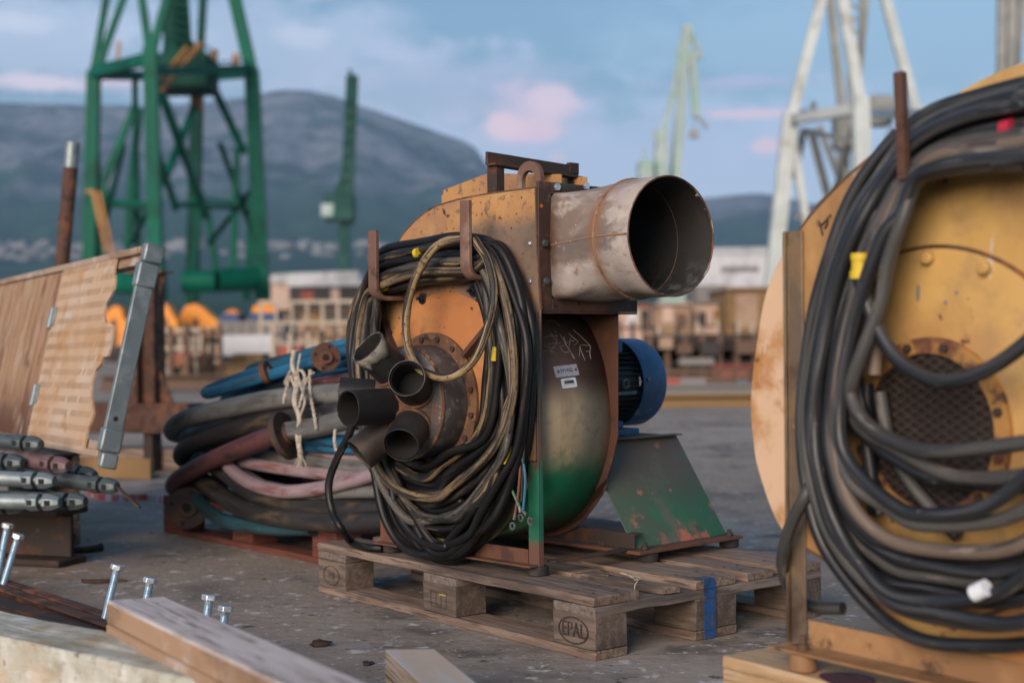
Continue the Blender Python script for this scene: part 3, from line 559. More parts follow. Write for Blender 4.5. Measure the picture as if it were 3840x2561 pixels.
k = MB(); k.lathe([(.1285, .695), (.1325, .694), (.1330, .70), (.1330, .79), (.128, .803), (.11, .811), (.02, .813), (.02, .809), (.108, .806), (.124, .799), (.1285, .788)], (MC.x, 0, MC.z), (0, 1, 0), 64, cap=False)
CAP = k.build('fan_cover', m_blue, MOT)
for w in (4, 94, 184, 274):
    c, s_ = math.cos(R(w)), math.sin(R(w)); MB().hexhead(MC + V((c * .133, .712, s_ * .133)), (c, 0, s_), .007, .006).build('screw', m_galvd, CAP, .0008)
k = MB(); k.box((-.52, .43, .3062), (-.24, .665, .325)); k.box((-.47, .45, .326), (-.29, .65, .345)); k.build('motor_foot', m_blue, MOT, .003)
k = MB(); k.box((-.31, .46, .545), (-.245, .60, .585)); k.build('terminal_box', m_blue, MOT, .004)
k = MB(); p = MC + V((.1275, .62, 0)); k.tube([p + V((0, .012 * math.cos(w), .012 * math.sin(w))) for w in [2 * math.pi * i / 16 for i in range(16)]], .004, 6, closed=True); k.bar(p + V((.004, -.05, -.028)), p + V((.004, .04, -.026)), .003, .010); k.build('lifting_eye', m_galvd, MOT)
# intake: flange, drum, hub and six pipes
IC = V((-.38, 0, .424))
k = MB(); k.lathe([(.12, .004), (.183, .004), (.1835, .014), (.15, .015), (.12, .0145)], IC, (0, -1, 0), 64); IFL = k.build('inlet_flange', m_weld, FAN)
for i in range(16):
    w = 2 * math.pi * i / 16 + .2; MB().hexhead(IC + V((math.cos(w) * .167, -.0145, math.sin(w) * .167)), (0, -1, 0), .0085, .006).build('bolt', m_rustd, IFL, .0008)
k = MB(); k.lathe([(.148, .014), (.150, .02), (.150, .088), (.147, .094), (.138, .099), (.112, .108), (.09, .118), (.07, .126), (.0, .13)], IC, (0, -1, 0), 64); DRUM = k.build('intake_drum', m_drum, FAN, smooth=60)
k = MB(); k.tube([IC + V((.146 * math.cos(w), -.094, .146 * math.sin(w))) for w in [2 * math.pi * i / 64 for i in range(64)]], .0045, 8, closed=True); k.build('weld_seam', m_weld, DRUM)
k = MB(); k.lathe([(.125, .100), (.108, .112), (.09, .128), (.076, .146), (.062, .160), (.0, .166)], IC, (0, -1, 0), 48); k.build('hub', m_hub, FAN, smooth=60)
for i, w in enumerate((27, 100, 172, 244, 317)):
    dr = V((math.cos(R(w)), 0, math.sin(R(w)))); p = IC + dr * .050 + V((0, -.092, 0)); qq = IC + dr * .150 + V((0, -.205, 0))
    pm = m_pipeb if i == 3 else m_pipe
    o = MB().pipe(p, qq, .0475, .0028, 36, .0015).build('intake_pipe', pm, FAN, .0006)
    ax = (qq - p).normalized(); o1 = ax.orthogonal().normalized(); o2 = ax.cross(o1)
    MB().tube([p + ax * .052 + (o1 * math.cos(a) + o2 * math.sin(a)) * .0490 for a in [2 * math.pi * j / 28 for j in range(28)]], .0048, 7, closed=True).build('weld_seam', m_weld, o)
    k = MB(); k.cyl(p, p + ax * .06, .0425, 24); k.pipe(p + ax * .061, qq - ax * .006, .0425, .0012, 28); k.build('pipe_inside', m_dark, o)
    if i == 1:                                               # torn tape round the mouth
        jj = random.Random(2); rr_ = []
        tp = MB(); n = 26
        vs = []; fs = []
        for j in range(n):
            a = 2 * math.pi * j / (n - 1); dd = (o1 * math.cos(a) + o2 * math.sin(a)); wv = max(0, dd.dot(V((.75, -.3, -.6)))); b = .004 + wv * jj.uniform(.018, .060)
            for h in (.0, .5, 1): vs.append(qq + ax * (-.001 - b * h) + (o1 * math.cos(a) + o2 * math.sin(a)) * (.0488 + jj.uniform(0, .0022)))
        for j in range(n - 1):
            for h in (0, 1): fs.append((j * 3 + h, j * 3 + 3 + h, j * 3 + 4 + h, j * 3 + 1 + h))
        tp.add(vs, fs).build('torn_tape', M('dried_tape', (.19, .18, .145), [L((.10, .095, .08), 30, .5, .6), L((.3, .29, .25), 14, .58, .68)], .7, 0, .5, 90), o, solid=.0012)
o = MB().pipe(IC + V((0, -.11, -.006)), IC + V((.004, -.292, -.008)), .0465, .0028, 36, .0015).build('intake_pipe', m_pipe, FAN, .0006)
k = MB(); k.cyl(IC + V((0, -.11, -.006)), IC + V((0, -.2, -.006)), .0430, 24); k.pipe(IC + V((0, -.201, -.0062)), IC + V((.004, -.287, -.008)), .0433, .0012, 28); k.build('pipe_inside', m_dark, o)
# cable hooks on the front plate
for (xa, ya, xb, yb, dv) in ((857, 530, 851, 668, -.108), (1069, 460, 1078, 618, -.108)):
    a = FF.pv(xa, ya, dv); b = FF.pv(xb, yb, dv); b.x = a.x
    P = [V((a.x, dv, a.z)), V((a.x, dv, b.z + .01)), V((a.x, dv + .004, b.z - .004)), V((a.x, dv + .016, b.z - .016)), V((a.x, dv + .03, b.z - .02)), V((a.x, -.001, b.z - .02))]
    k = MB(); w, t_ = .017, .006; vs = []; fs = []
    for i, p in enumerate(P):
        d = (P[min(i + 1, len(P) - 1)] - P[max(i - 1, 0)]).normalized(); n = d.cross(V((1, 0, 0))).normalized() * t_
        for (sx, sn) in ((-1, -1), (1, -1), (1, 1), (-1, 1)): vs.append(p + V((sx * w, 0, 0)) + n * sn)
    for i in range(len(P) - 1):
        for j in range(4): fs.append((i * 4 + j, i * 4 + (j + 1) % 4, i * 4 + 4 + (j + 1) % 4, i * 4 + 4 + j))
    fs += [(0, 1, 2, 3), tuple(4 * (len(P) - 1) + j for j in (3, 2, 1, 0))]
    k.add(vs, fs).build('cable_hook', m_hook, FAN, .002)

# ================================================================== CABLE COIL ON THE MAIN FAN
CO = FF.empty('cable_coil', 'coil of worn black and tan power cable hung on the hooks of the orange fan', 'cable', 'coiled power cables')
TL = [(868, 586), (866, 604), (868, 622), (872, 640), (868, 658), (874, 672)]
TM = [(965, 558), (965, 574), (965, 592), (965, 610), (965, 628), (970, 645)]
TR = [(1072, 546), (1075, 562), (1076, 582), (1078, 602), (1080, 622), (1082, 634)]
# tail of each loop from the right hook round the bottom to the left hook: (level at the hooks, kind, depth, points)
RB = {
 'a': [(1118, 640), (1140, 745), (1146, 870), (1116, 1000), (1031, 1082), (971, 1107), (905, 1087), (850, 1030), (822, 920), (816, 800), (835, 690)],
 'b': [(1128, 620), (1158, 720), (1178, 860), (1165, 945), (1132, 1028), (1058, 1107), (984, 1137), (910, 1120), (852, 1050), (822, 930), (812, 800), (828, 690)],
 'c': [(1140, 600), (1178, 700), (1192, 850), (1180, 960), (1135, 1052), (1060, 1125), (984, 1153), (905, 1135), (846, 1070), (818, 930), (808, 800), (822, 690)],
 'd': [(1120, 640), (1150, 740), (1180, 880), (1178, 973), (1151, 1055), (1077, 1142), (1035, 1180), (982, 1202), (925, 1180), (867, 1098), (842, 980), (832, 830), (846, 700)],
 'e': [(1150, 590), (1190, 700), (1206, 860), (1190, 1000), (1140, 1131), (1096, 1192), (1020, 1222), (945, 1200), (880, 1110), (850, 980), (842, 840), (850, 700)],
 'f': [(1145, 580), (1195, 690), (1212, 850), (1190, 1014), (1151, 1110), (1110, 1194), (1055, 1260), (998, 1281), (932, 1252), (886, 1186), (866, 1090), (838, 960), (820, 820), (834, 700)],
 'g': [(1150, 570), (1205, 690), (1221, 850), (1206, 1010), (1173, 1123), (1137, 1192), (1091, 1252), (1030, 1284), (985, 1278), (949, 1241), (924, 1175), (880, 1060), (850, 930), (850, 800), (856, 700)],
 'h': [(1140, 575), (1200, 680), (1219, 800), (1214, 930), (1198, 1028), (1160, 1110), (1118, 1185), (1060, 1245), (1000, 1268), (960, 1225), (905, 1120), (860, 1000), (846, 860), (852, 720)]}
spec = [('a', 4, 0, -.030), ('b', 1, 1, -.062), ('c', 2, 1, -.050), ('d', 3, 3, -.075), ('e', 0, 0, -.034), ('f', 1, 0, -.052), ('g', 2, 0, -.028), ('h', 5, 0, -.044),
        ('a', 5, 1, -.052), ('b', 3, 0, -.036), ('c', 4, 2, -.084), ('f', 0, 0, -.024), ('e', 4, 0, -.058), ('a', 2, 0, -.022), ('g', 3, 0, -.060), ('d', 1, 0, -.020), ('b', 0, 0, -.040), ('c', 5, 0, -.022), ('h', 2, 0, -.070), ('e', 3, 1, -.078), ('f', 4, 0, -.066), ('d', 4, 0, -.042), ('b', 2, 0, -.016), ('g', 5, 0, -.018), ('a', 1, 0, -.066), ('h', 0, 1, -.020)]
cr = random.Random(11); used = {}
for n, (ky, lv, mi, v) in enumerate(spec):
    used[ky] = used.get(ky, -1) + 1; off = used[ky]
    P = []
    for li_, A in enumerate((TL, TM, TR)):
        x, y = A[lv]; P.append(FF.pv(x, y + cr.uniform(-2, 2), v + cr.uniform(-.004, .004)))
    nn = len(RB[ky])
    for i, (x, y) in enumerate(RB[ky]):
        dx = (off % 3) * (-13 if i < nn * .45 else 10) + cr.uniform(-7, 7); dy = off * (-13 if .35 * nn < i < .75 * nn else 0) + cr.uniform(-6, 6)
        vv = v + cr.uniform(-.006, .006)
        if .3 * nn < i < .8 * nn: vv -= .012
        if i > nn - 3 or i < 1: vv = vv * .9
        P.append(FF.pv(x + dx, y + dy, min(vv, -.014)))
    k = MB(); k.tube(catmull(P, 9, True), (.0112 if mi != 3 else .0105) * cr.uniform(.92, 1.06), 12, closed=True); k.build('cable_loop', m_cab[mi], CO, smooth=60)
P = [FF.pv(x, y, v) for (x, y, v) in ((1078, 547, -.088), (1010, 560, -.125), (962, 622, -.135), (936, 700, -.138), (934, 780, -.138), (955, 838, -.138), (1000, 864, -.138), (1045, 862, -.135), (1088, 826, -.13), (1117, 760, -.12), (1134, 680, -.11), (1122, 606, -.10), (1100, 566, -.09))]
MB().tube(catmull(P, 10, True), .0108, 12, closed=True).build('cable_loop', m_cabfront, CO, smooth=60)
P = [FF.pv(x, y, v) for (x, y, v) in ((1085, 545, -.03), (1130, 558, -.03), (1175, 605, -.032), (1205, 680, -.034), (1221, 770, -.036), (1222, 860, -.038), (1210, 930, -.04))]
MB().tube(catmull(P, 8), .0112, 12).build('cable_end', m_cab[0], CO, smooth=60)
k = MB(); a, b = FF.pv(1208, 926, -.04), FF.pv(1203, 946, -.04); k.cyl(a, b, .0138, 16); k.build('end_sleeve', M('tan_sleeve', (.38, .19, .075), [L((.25, .12, .05), 30, .5, .6)], .6, 0, .1), CO)
wm = [M('wire_tan', (.30, .18, .08), [], .5, 0, 0), M('wire_green', (.05, .17, .085), [L((.26, .2, .07), 12, .5, .55)], .5, 0, 0), M('wire_blue', (.03, .13, .21), [], .5, 0, 0), M('wire_brown', (.15, .06, .045), [], .5, 0, 0), M('wire_black', (.014, .014, .015), [], .5, 0, 0)]
for mi, pts in ((0, [(1205, 946), (1203, 968), (1190, 990), (1172, 1018), (1159, 1050), (1160, 1080)]), (1, [(1160, 1080), (1168, 1105), (1180, 1135), (1193, 1164)]), (2, [(1200, 946), (1192, 990), (1198, 1040), (1206, 1100), (1201, 1172)]),
                (3, [(1201, 946), (1194, 1020), (1194, 1080), (1190, 1130), (1183, 1178)]), (4, [(1203, 946), (1203, 1040), (1199, 1110), (1198, 1150)])):
    MB().tube(catmull([FF.pv(x, y, -.052) for x, y in pts], 6), .0034, 8).build('wire', wm[mi], CO)
for (x, y, x2, y2) in ((1193, 1164, 1196, 1188), (1183, 1178, 1177, 1207), (1201, 1172, 1218, 1196)):
    a, b = FF.pv(x, y, -.052), FF.pv(x2, y2, -.054); k = MB(); k.cyl(a, a + (b - a) * .5, .0042, 10); d = (b - a).normalized(); n_ = V((.25, 1, 0)).normalized(); t2 = d.cross(n_)
    k.plate_hole([(b + (d * math.cos(w) + t2 * math.sin(w)) * .0105).to_tuple()[:1] + ((b + (d * math.cos(w) + t2 * math.sin(w)) * .0105).z,) for w in [2 * math.pi * i / 16 for i in range(16)]],
                 [(b + (d * math.cos(w) + t2 * math.sin(w)) * .0055).to_tuple()[:1] + ((b + (d * math.cos(w) + t2 * math.sin(w)) * .0055).z,) for w in [2 * math.pi * i / 16 for i in range(16)]], lambda p, q_, w: (p, w, q_), -.056, -.0535)
    k.build('cable_lug', m_copper, CO)
for (x, y, x2, y2, m_, rr_) in ((1222, 770, 1222, 786, m_greentape, .0136), (873, 662, 886, 655, m_yellow, .0134), (955, 582, 962, 580, m_yellow, .0132), (1137, 796, 1134, 828, m_yellow, .008), (1165, 1022, 1158, 1062, m_yellow, .0125)):
    v = -.036 if m_ is m_greentape else -.075
    MB().cyl(FF.pv(x, y, v), FF.pv(x2, y2, v), rr_, 14).build('tape_band', m_, CO)
P = [FF.pv(835, 760, -.04), FF.pv(822, 900, -.05), FF.pv(806, 985, -.06), FF.pv(775, 1050, -.07), FF.pv(755, 1110, -.075), FF.pv(762, 1170, -.075), FF.pv(785, 1215, -.075)]
for (x, y) in ((808, 1240), (840, 1252), (878, 1255)): P.append(FF.l(onz(x, y + 4, FF.O.z + .011)))
MB().tube(catmull(P, 8), .0112, 12).build('cable_tail', m_cab[0], CO, smooth=60)
# ================================================================== YELLOW FAN ON ITS OWN PALLET
Y2 = -.945
F2 = Fr((.537, 2.512, .1450), Y2)
def off_fr(fr, u, v, z=0): return Fr(fr.w(u, v, z), fr.yaw)
P2 = Fr(onz(1659, 1504, .1445) * 1.0, Y2); P2.O.z = 0
pallet(P2, 'newer tan wooden pallet under the yellow fan, dark red stain on its edge', m_palet, m_palet, m_palet)
k = MB(); sc = V((0, 0, 0)); pp = [P2.l(onz(x, y, .1456)) for x, y in ((1880, 1549), (1920, 1543), (1975, 1548), (2010, 1562), (1985, 1585), (1940, 1578), (1905, 1568))]
k.prism([(p.x, p.y) for p in catmull([(p.x, p.y, 0) for p in pp], 6, True)], lambda a, b, w: tuple(P2.w(a, b, w)), .1460, .1466)
tag(k.build('stain', M('red_stain', (.07, .018, .022), [L((.14, .09, .07), 30, .55, .66)], .7, 0, 0)), 'dark red paint stain spilled on the tan pallet', 'stain')
YF = F2.empty('industrial_fan', 'yellow centrifugal fan with a mesh covered round inlet, cut off by the photo edge', 'fan', 'industrial fans on pallets')
arc2 = catmull([(.95, 1.02, 0), (.70, 1.02, 0), (.42, 1.00, 0), (.26, .955, 0), (.117, .884, 0), (.048, .843, 0), (-.024, .788, 0), (-.08, .725, 0), (-.118, .66, 0), (-.142, .566, 0), (-.157, .47, 0), (-.152, .40, 0), (-.137, .335, 0), (-.08, .235, 0), (.022, .19, 0), (.08, .145, 0), (.155, .104, 0), (.28, .066, 0), (.44, .06, 0), (.6, .11, 0), (.74, .22, 0), (.80, .36, 0), (.80, .5, 0)], 5)
sc2 = [(p.x, p.y) for p in arc2] + [(.95, .62)]
MB().prism(sc2, lambda a, b, w: (a, w, b), 0, .005).build('front_plate', m_yfan, YF, .001)
k = MB(); rg = [V((a, .0025, b)) for a, b in sc2]
for a, b in zip(rg[14:88], rg[15:89]): k.bar(a, b, .0072, .005)
k.build('plate_edge', m_edge, YF)
MB().ribbon([(p.x + (.012 if p.x < .3 else -.012), p.y * .975 + .012) for p in arc2], lambda a, b, w: (a, w, b), .005, .36).build('scroll_casing', m_yfan, YF, solid=.003)
MB().prism(sc2, lambda a, b, w: (a, w, b), .36, .365).build('back_plate', m_yfan, YF, .001)
# half-moon overlay added on the left rim, brighter light painted into its colour
k = MB(); q_ = [(a, b) for a, b in sc2 if a < -.042 and .2 < b < .78]; q_ = q_ + [(-.044, q_[-1][1]), (-.044, q_[0][1])]
k.prism(q_, lambda a, b, w: (a, w, b), -.0045, -.0005); k.build('lit_rim_overlay', m_yedge, YF, .001)
k = MB(); k.lathe([(.297, .0), (.297, .004), (.295, .005)], (.25, -.0003, .43), (0, -1, 0), 90); D2 = k.build('access_cover', m_yfan, YF)
k = MB(); k.tube([(.25 + .2985 * math.cos(w), -.002, .43 + .2985 * math.sin(w)) for w in [2 * math.pi * i / 90 for i in range(90)]], .0042, 7, closed=True); k.build('rust_seam', m_edge, YF)
for i in range(16):
    w = R(90 - 22.5 * i); MB().lathe([(.0105, 0), (.0105, .012), (.008, .0145), (.001, .015)], (.25 + .281 * math.cos(w), -.005, .43 + .281 * math.sin(w)), (0, -1, 0), 14).build('bolt', m_yfan, D2)
k = MB(); k.lathe([(.126, .0), (.126, .012), (.152, .012), (.153, .0)], (.25, -.0052, .43), (0, -1, 0), 72, cap=False); k.build('inlet_ring', M('rusty_yellow_ring', (.36, .19, .055), [L((.12, .05, .03), 9, .48, .58), L((.07, .035, .025), 14, .52, .62), L((.46, .27, .08), 6, .6, .7)], .65, 0, .5, 90), YF, .001)
for i in range(12):
    w = R(15 + 30 * i); MB().hexhead((.25 + .139 * math.cos(w), -.0174, .43 + .139 * math.sin(w)), (0, -1, 0), .008, .006).build('bolt', m_rustd, YF, .0008)
k = MB(); k.lathe([(.126, .0015), (.001, .0016)], (.25, -.0055, .43), (0, -1, 0), 48); k.build('dark_opening', m_dark, YF)
k = MB(); st = .0150; RR = .126
for sgn in (1, -1):
    d = V((1, 0, .58 * sgn)).normalized(); n = V((-d.z, 0, d.x))
    for i in range(-11, 12):
        c = i * st * .92; hl = RR * RR - c * c
        if hl <= 0: continue
        hl = math.sqrt(hl); a = V((.25, -.011, .43)) + n * c
        k.bar(a - d * hl, a + d * hl, .0030, .002 if sgn > 0 else .0026, (0, 1, 0))
k.build('inlet_mesh', m_mesh, YF, smooth=0)
k = MB(); k.box((-.0665, -.0135, .032), (-.0605, -.001, .775)); k.box((-.060, -.0062, .032), (-.025, -.0005, .775)); k.build('corner_post', m_ypost, YF, .003)
k = MB(); k.box((-.0198, -.0062, .0375), (.80, -.0008, .083)); k.box((-.068, -.058, .0312), (.80, -.0064, .0370)); k.build('base_rail', m_yrail, YF, .002)
k = MB(); k.lathe([(.022, .0002), (.0245, .004), (.0235, .027), (.022, .0305)], (-.005, -.035, 0), (0, 0, 1), 24); FT = k.build('rubber_foot', m_yrail, YF)
k = MB(); k.cyl((-.005, -.035, .0371), (-.005, -.035, .046), .011, 6); k.cyl((-.005, -.035, .046), (-.005, -.035, .062), .0055, 10); k.build('stud', m_edge, FT)
k = MB(); k.lathe([(.022, .0002), (.0245, .004), (.0235, .027), (.022, .0305)], (.62, -.035, 0), (0, 0, 1), 24); k.build('rubber_foot', m_yrail, YF)
a = F2.pv(2066, 166, -.10); b = F2.pv(2083, 403, -.10)
k = MB(); k.bar((a.x, -.10, a.z), (a.x + .006, -.10, b.z), .016, .016, (0, 1, 0)); k.bar((a.x + .006, -.108, b.z), (a.x + .006, -.0008, b.z), .016, .014); k.build('cable_hook', m_rust, YF, .002)
k = MB(); k.bar((.56, -.10, .83), (.565, -.10, 1.03), .016, .016, (0, 1, 0)); k.bar((.56, -.108, .83), (.56, -.0008, .83), .016, .014); k.build('cable_hook', m_rust, YF, .002)
k = MB()
for st_ in ([(1880, 508), (1885, 525), (1888, 540)], [(1884, 520), (1898, 505)], [(1900, 498), (1899, 515), (1893, 525)], [(1905, 492), (1906, 500)]):
    k.tube(catmull([F2.pv(x, y, -.0018) for x, y in st_], 4), .0018, 6)
k.build('painted_mark', m_ink, YF)
k = MB()
for (x, y, x2, y2) in ((2108, 655, 2107, 690), (2170, 690, 2171, 700), (2195, 668, 2196, 676)): k.bar(F2.pv(x, y, -.0058), F2.pv(x2, y2, -.0058), .006, .0012, (0, 1, 0))
k.build('grey_streak', M('grey_scrape', (.20, .20, .19), [], .6, 0, 0), D2)
# its cable coil
C2 = F2.empty('cable_coil', 'thick coil of dusty black rubber cable hung on the yellow fan', 'cable', 'coiled power cables')
def mir(p, c=.385): return V((2 * c - p.x, p.y, p.z))
left = {  # strand: points from the top of the arch down to the lowest point
 1: [(2351, 192), (2240, 222), (2150, 252), (2070, 305), (2000, 385), (1945, 480), (1900, 590), (1868, 720), (1846, 850), (1838, 960), (1850, 1100), (1885, 1232), (1958, 1350), (2045, 1435), (2143, 1472), (2240, 1480)],
 2: [(2351, 210), (2240, 240), (2150, 275), (2080, 325), (2015, 405), (1960, 500), (1918, 600), (1885, 730), (1862, 860), (1853, 960), (1862, 1080), (1900, 1210), (1965, 1310), (2045, 1387), (2143, 1414), (2240, 1412)],
 3: [(2351, 240), (2240, 262), (2150, 297), (2085, 345), (2025, 425), (1975, 520), (1935, 615), (1902, 740), (1880, 860), (1872, 960), (1880, 1070), (1915, 1190), (1981, 1300), (2078, 1374), (2175, 1387), (2272, 1374)],
 4: [(2351, 272), (2240, 290), (2150, 318), (2090, 362), (2040, 440), (1992, 535), (1952, 630), (1920, 750), (1898, 870), (1890, 960), (1896, 1060), (1925, 1160), (1970, 1240), (2050, 1300), (2130, 1318), (2240, 1300)],
 5: [(2351, 318), (2240, 335), (2150, 352), (2095, 385), (2050, 460), (2008, 550), (1970, 640), (1938, 760), (1916, 880), (1906, 970), (1912, 1060), (1940, 1165), (2013, 1238), (2110, 1264), (2208, 1267), (2292, 1238)],
 6: [(2351, 345), (2240, 355), (2150, 372), (2098, 402), (2062, 480), (2024, 560), (1988, 650), (1954, 770), (1930, 890), (1922, 970), (1930, 1050), (1962, 1110), (2033, 1167), (2110, 1199), (2208, 1190), (2305, 1134)],
 7: [(2351, 375), (2240, 382), (2150, 395), (2100, 420), (2074, 500), (2040, 600), (2020, 690), (1985, 790), (1955, 870), (1951, 910), (1981, 970), (2045, 1013), (2143, 1037), (2240, 1034)],
 8: [(2351, 300), (2240, 312), (2150, 335), (2092, 375), (2045, 450), (1998, 545), (1962, 640), (1948, 760), (1940, 870), (1950, 950), (1985, 1000), (2045, 1040), (2130, 1090), (2208, 1106), (2272, 1090)],
 9: [(2351, 225), (2240, 252), (2150, 288), (2083, 335), (2020, 415), (1968, 510), (1926, 610), (1894, 735), (1871, 860), (1862, 960), (1871, 1080), (1910, 1200), (1975, 1290), (2033, 1330), (2130, 1350), (2240, 1345)],
 10: [(2351, 260), (2240, 276), (2150, 308), (2087, 352), (2032, 432), (1984, 528), (1944, 622), (1911, 745), (1889, 865), (1881, 960), (1888, 1065), (1921, 1165), (1960, 1228), (2030, 1285), (2130, 1306), (2240, 1297)]}
vs2 = {1: -.030, 2: -.055, 3: -.078, 4: -.044, 5: -.070, 6: -.088, 7: -.098, 8: -.055, 9: -.028, 10: -.022}
mt = {1: 0, 2: 1, 3: 0, 4: 1, 5: 0, 6: 1, 7: 1, 8: 0, 9: 0, 10: 1}
for n, cp in [(n, c) for c in (0, 1) for n in left]:
    v = vs2[n] - (.016 if cp and n != 7 else 0); P = []; pts = left[n]; ox, oy = cp * cr.uniform(5, 13), cp * cr.uniform(4, 16)
    if cp and n in (1, 3, 7, 9): continue
    for i, (x, y) in enumerate(pts):
        x += ox + cr.uniform(-3.5, 3.5); y += oy * (1 if y < 500 else -1.6) + cr.uniform(-5, 5) * (y > 400)
        vv = v + cr.uniform(-.005, .005) - (.012 if .25 < i / len(pts) < .98 else 0); P.append(F2.pv(x, y, min(vv, -.018)))
    lo = min(range(len(P)), key=lambda i: P[i].z); zb_, zt_, cb = P[lo].z, P[0].z, P[lo].x + .02; P = P[:lo + 1]
    Q = [V((2 * (cb + (.47 - cb) * ((p.z - zb_) / (zt_ - zb_)) ** .8) - p.x, p.y, p.z + (.02 if .1 < (p.z - zb_) / (zt_ - zb_) < .9 else 0))) + V((cr.uniform(-.006, .006), 0, cr.uniform(-.006, .006))) for p in P[:-1][::-1]]
    k = MB(); k.tube(catmull(P + Q, 8, True), .0119 * cr.uniform(.94, 1.06), 12, closed=True); k.build('cable_loop', m_cab2[(mt[n] + cp) % 2 if n != 5 else mt[n] + 2 * cp], C2, smooth=60)
for pts, v, mi in (([(2351, 360), (2240, 366), (2150, 382), (2100, 402), (2066, 470), (2052, 560), (2030, 660), (2012, 760), (2008, 860)], -.075, 2), ([(2020, 900), (2040, 1010), (2078, 1090), (2140, 1170), (2200, 1230)], -.03, 1), ([(1990, 880), (1992, 1000), (1998, 1100), (2010, 1180)], -.026, 0),
                   ([(1965, 640), (1962, 760), (1965, 860), (1985, 960), (2000, 1090), (2020, 1180)], -.034, 0)):
    P = [F2.pv(x, y, v) for x, y in pts]
    if pts[0][0] == 2351: P = [F2.pv(2640, 470, v), F2.pv(2540, 390, v), F2.pv(2440, 362, v)] + P
    MB().tube(catmull(P, 8), .0118, 12).build('cable_loop', m_cab2[mi], C2, smooth=60)
P = [F2.pv(x, y, -.105) for x, y in ((1973, 640), (1985, 680), (2007, 740), (2058, 823), (2130, 869), (2195, 873), (2272, 846), (2351, 791), (2420, 720), (2490, 610), (2540, 480), (2560, 380))]
MB().tube(catmull(P, 8), .0118, 12).build('cable_end', m_cab2[0], C2, smooth=60)
k = MB(); k.cyl(F2.pv(1975, 582, -.107), F2.pv(1975, 598, -.107), .0155, 14); k.cyl(F2.pv(1973, 622, -.107), F2.pv(1973, 640, -.107), .0155, 14); k.cyl(F2.pv(1974, 598, -.107), F2.pv(1974, 622, -.107), .0135, 12); k.build('tape_band', m_yellow, C2)
k = MB(); k.cyl(F2.pv(2236, 1362, -.098), F2.pv(2266, 1348, -.098), .0132, 14); k.build('tape_band', m_label, C2)['label'] = 'white tape band'
k = MB(); k.cyl(F2.pv(2302, 297, -.072), F2.pv(2326, 292, -.072), .0128, 14); k.build('tape_band', M('red_tape', (.42, .02, .05), [], .5, 0, 0), C2)['label'] = 'red tape band'
P = [F2.pv(x, y, v) for x, y, v in ((1862, 1110, -.045), (1848, 1141, -.06), (1820, 1195, -.055), (1803, 1245, -.045), (1797, 1297, -.02), (1810, 1345, .02), (1835, 1380, .04), (1880, 1394, .05), (1935, 1396, .055))]
MB().tube(catmull(P, 8), .0115, 12).build('cable_tail', m_cab2[1], C2, smooth=60)

# ================================================================== LEFT: DECK PANEL, LEDGERS, I-BEAM
BR = at(229, 1050, 4.40); e = V((-.53, .85, -.012)).normalized(); nh = V((.85, .53, 0)).normalized(); al = R(13.0)
upv = (V((0, 0, 1)) * math.cos(al) + nh * math.sin(al)).normalized(); upv = (upv - e * upv.dot(e)).normalized(); nn_ = e.cross(upv).normalized()
if nn_.dot(CAM - BR) < 0: nn_ = -nn_
MD = Matrix((( e.x, upv.x, nn_.x, 0), (e.y, upv.y, nn_.y, 0), (e.z, upv.z, nn_.z, 0), (0, 0, 0, 1)))
DK = bpy.data.objects.new('scaffold_deck', None); COL.objects.link(DK); DK.matrix_world = Matrix.Translation(BR) @ MD
tag(DK, 'scaffold deck panel tilted on its side, brown ribbed hatch beside torn patterned board', 'scaffold deck')
HT = .675
k = MB(); k.box((-.012, .035, -.05), (.012, HT - .05, .006)); k.box((-.010, .036, -.048), (.045, .045, .0)); k.box((.0122, .07, -.05), (.020, HT - .09, -.044))
k.build('end_rail', m_galv, DK, .003)
k = MB(); k.cyl((-.0125, .125, -.02), (-.0130, .125, -.02), .008, 16); k.build('rail_hole', m_dark, DK)
k = MB(); k.box((-.018, HT - .13, -.056), (.030, HT - .05, .010)); k.box((-.022, HT - .0495, -.060), (.020, HT + .012, .004)); k.build('corner_bracket', m_galv, DK, .007)
k = MB(); k.box((-.018, .02, -.056), (.030, .095, .010)); k.box((-.020, -.03, -.054), (.016, .019, .0)); k.build('corner_bracket', m_galv, DK, .007)
k = MB(); k.box((.0205, HT - .024, -.052), (2.1, HT, .010)); k.box((.0205, HT - .055, -.046), (2.1, HT - .0245, -.006)); k.build('top_rail', m_deckrail, DK, .003)
k = MB(); k.box((.0205, .0, -.052), (2.1, .022, .006)); k.box((.0205, .0225, -.046), (2.1, .05, -.006)); k.build('bottom_rail', m_deckrail, DK, .003)
tr = random.Random(4)
dpl = lambda x, y: (lambda p: ((p - BR).dot(e), (p - BR).dot(upv), 0))(CAM + ray(x, y) * ((BR - CAM).dot(nn_) / ray(x, y).dot(nn_)))
edge = [dpl(x, y) for x, y in ((196, 1034), (200, 1012), (206, 985), (214, 968), (219, 950), (217, 928), (214, 905), (216, 880), (224, 852), (236, 836), (240, 822), (252, 818), (257, 800), (262, 770), (265, 748), (260, 744), (248, 742), (244, 722), (247, 700), (257, 682), (266, 664), (269, 645), (267, 620), (271, 600))]
edge = [V((p[0], p[1], 0)) for p in edge]; edge[0].y = .012; edge[-1].y = HT - .012
edge0 = catmull([(.19, .012, 0), (.165, .06, 0), (.17, .11, 0), (.125, .15, 0), (.115, .20, 0), (.15, .235, 0), (.165, .31, 0), (.15, .36, 0), (.085, .385, 0), (.075, .43, 0), (.09, .455, 0), (.135, .475, 0), (.14, .52, 0), (.105, .565, 0), (.085, .60, 0), (.10, .635, 0), (.095, HT - .012, 0)], 4)
poly = [(.94, .012)] + [(p.x + tr.uniform(-.004, .004), p.y) for p in edge] + [(.94, HT - .012)]
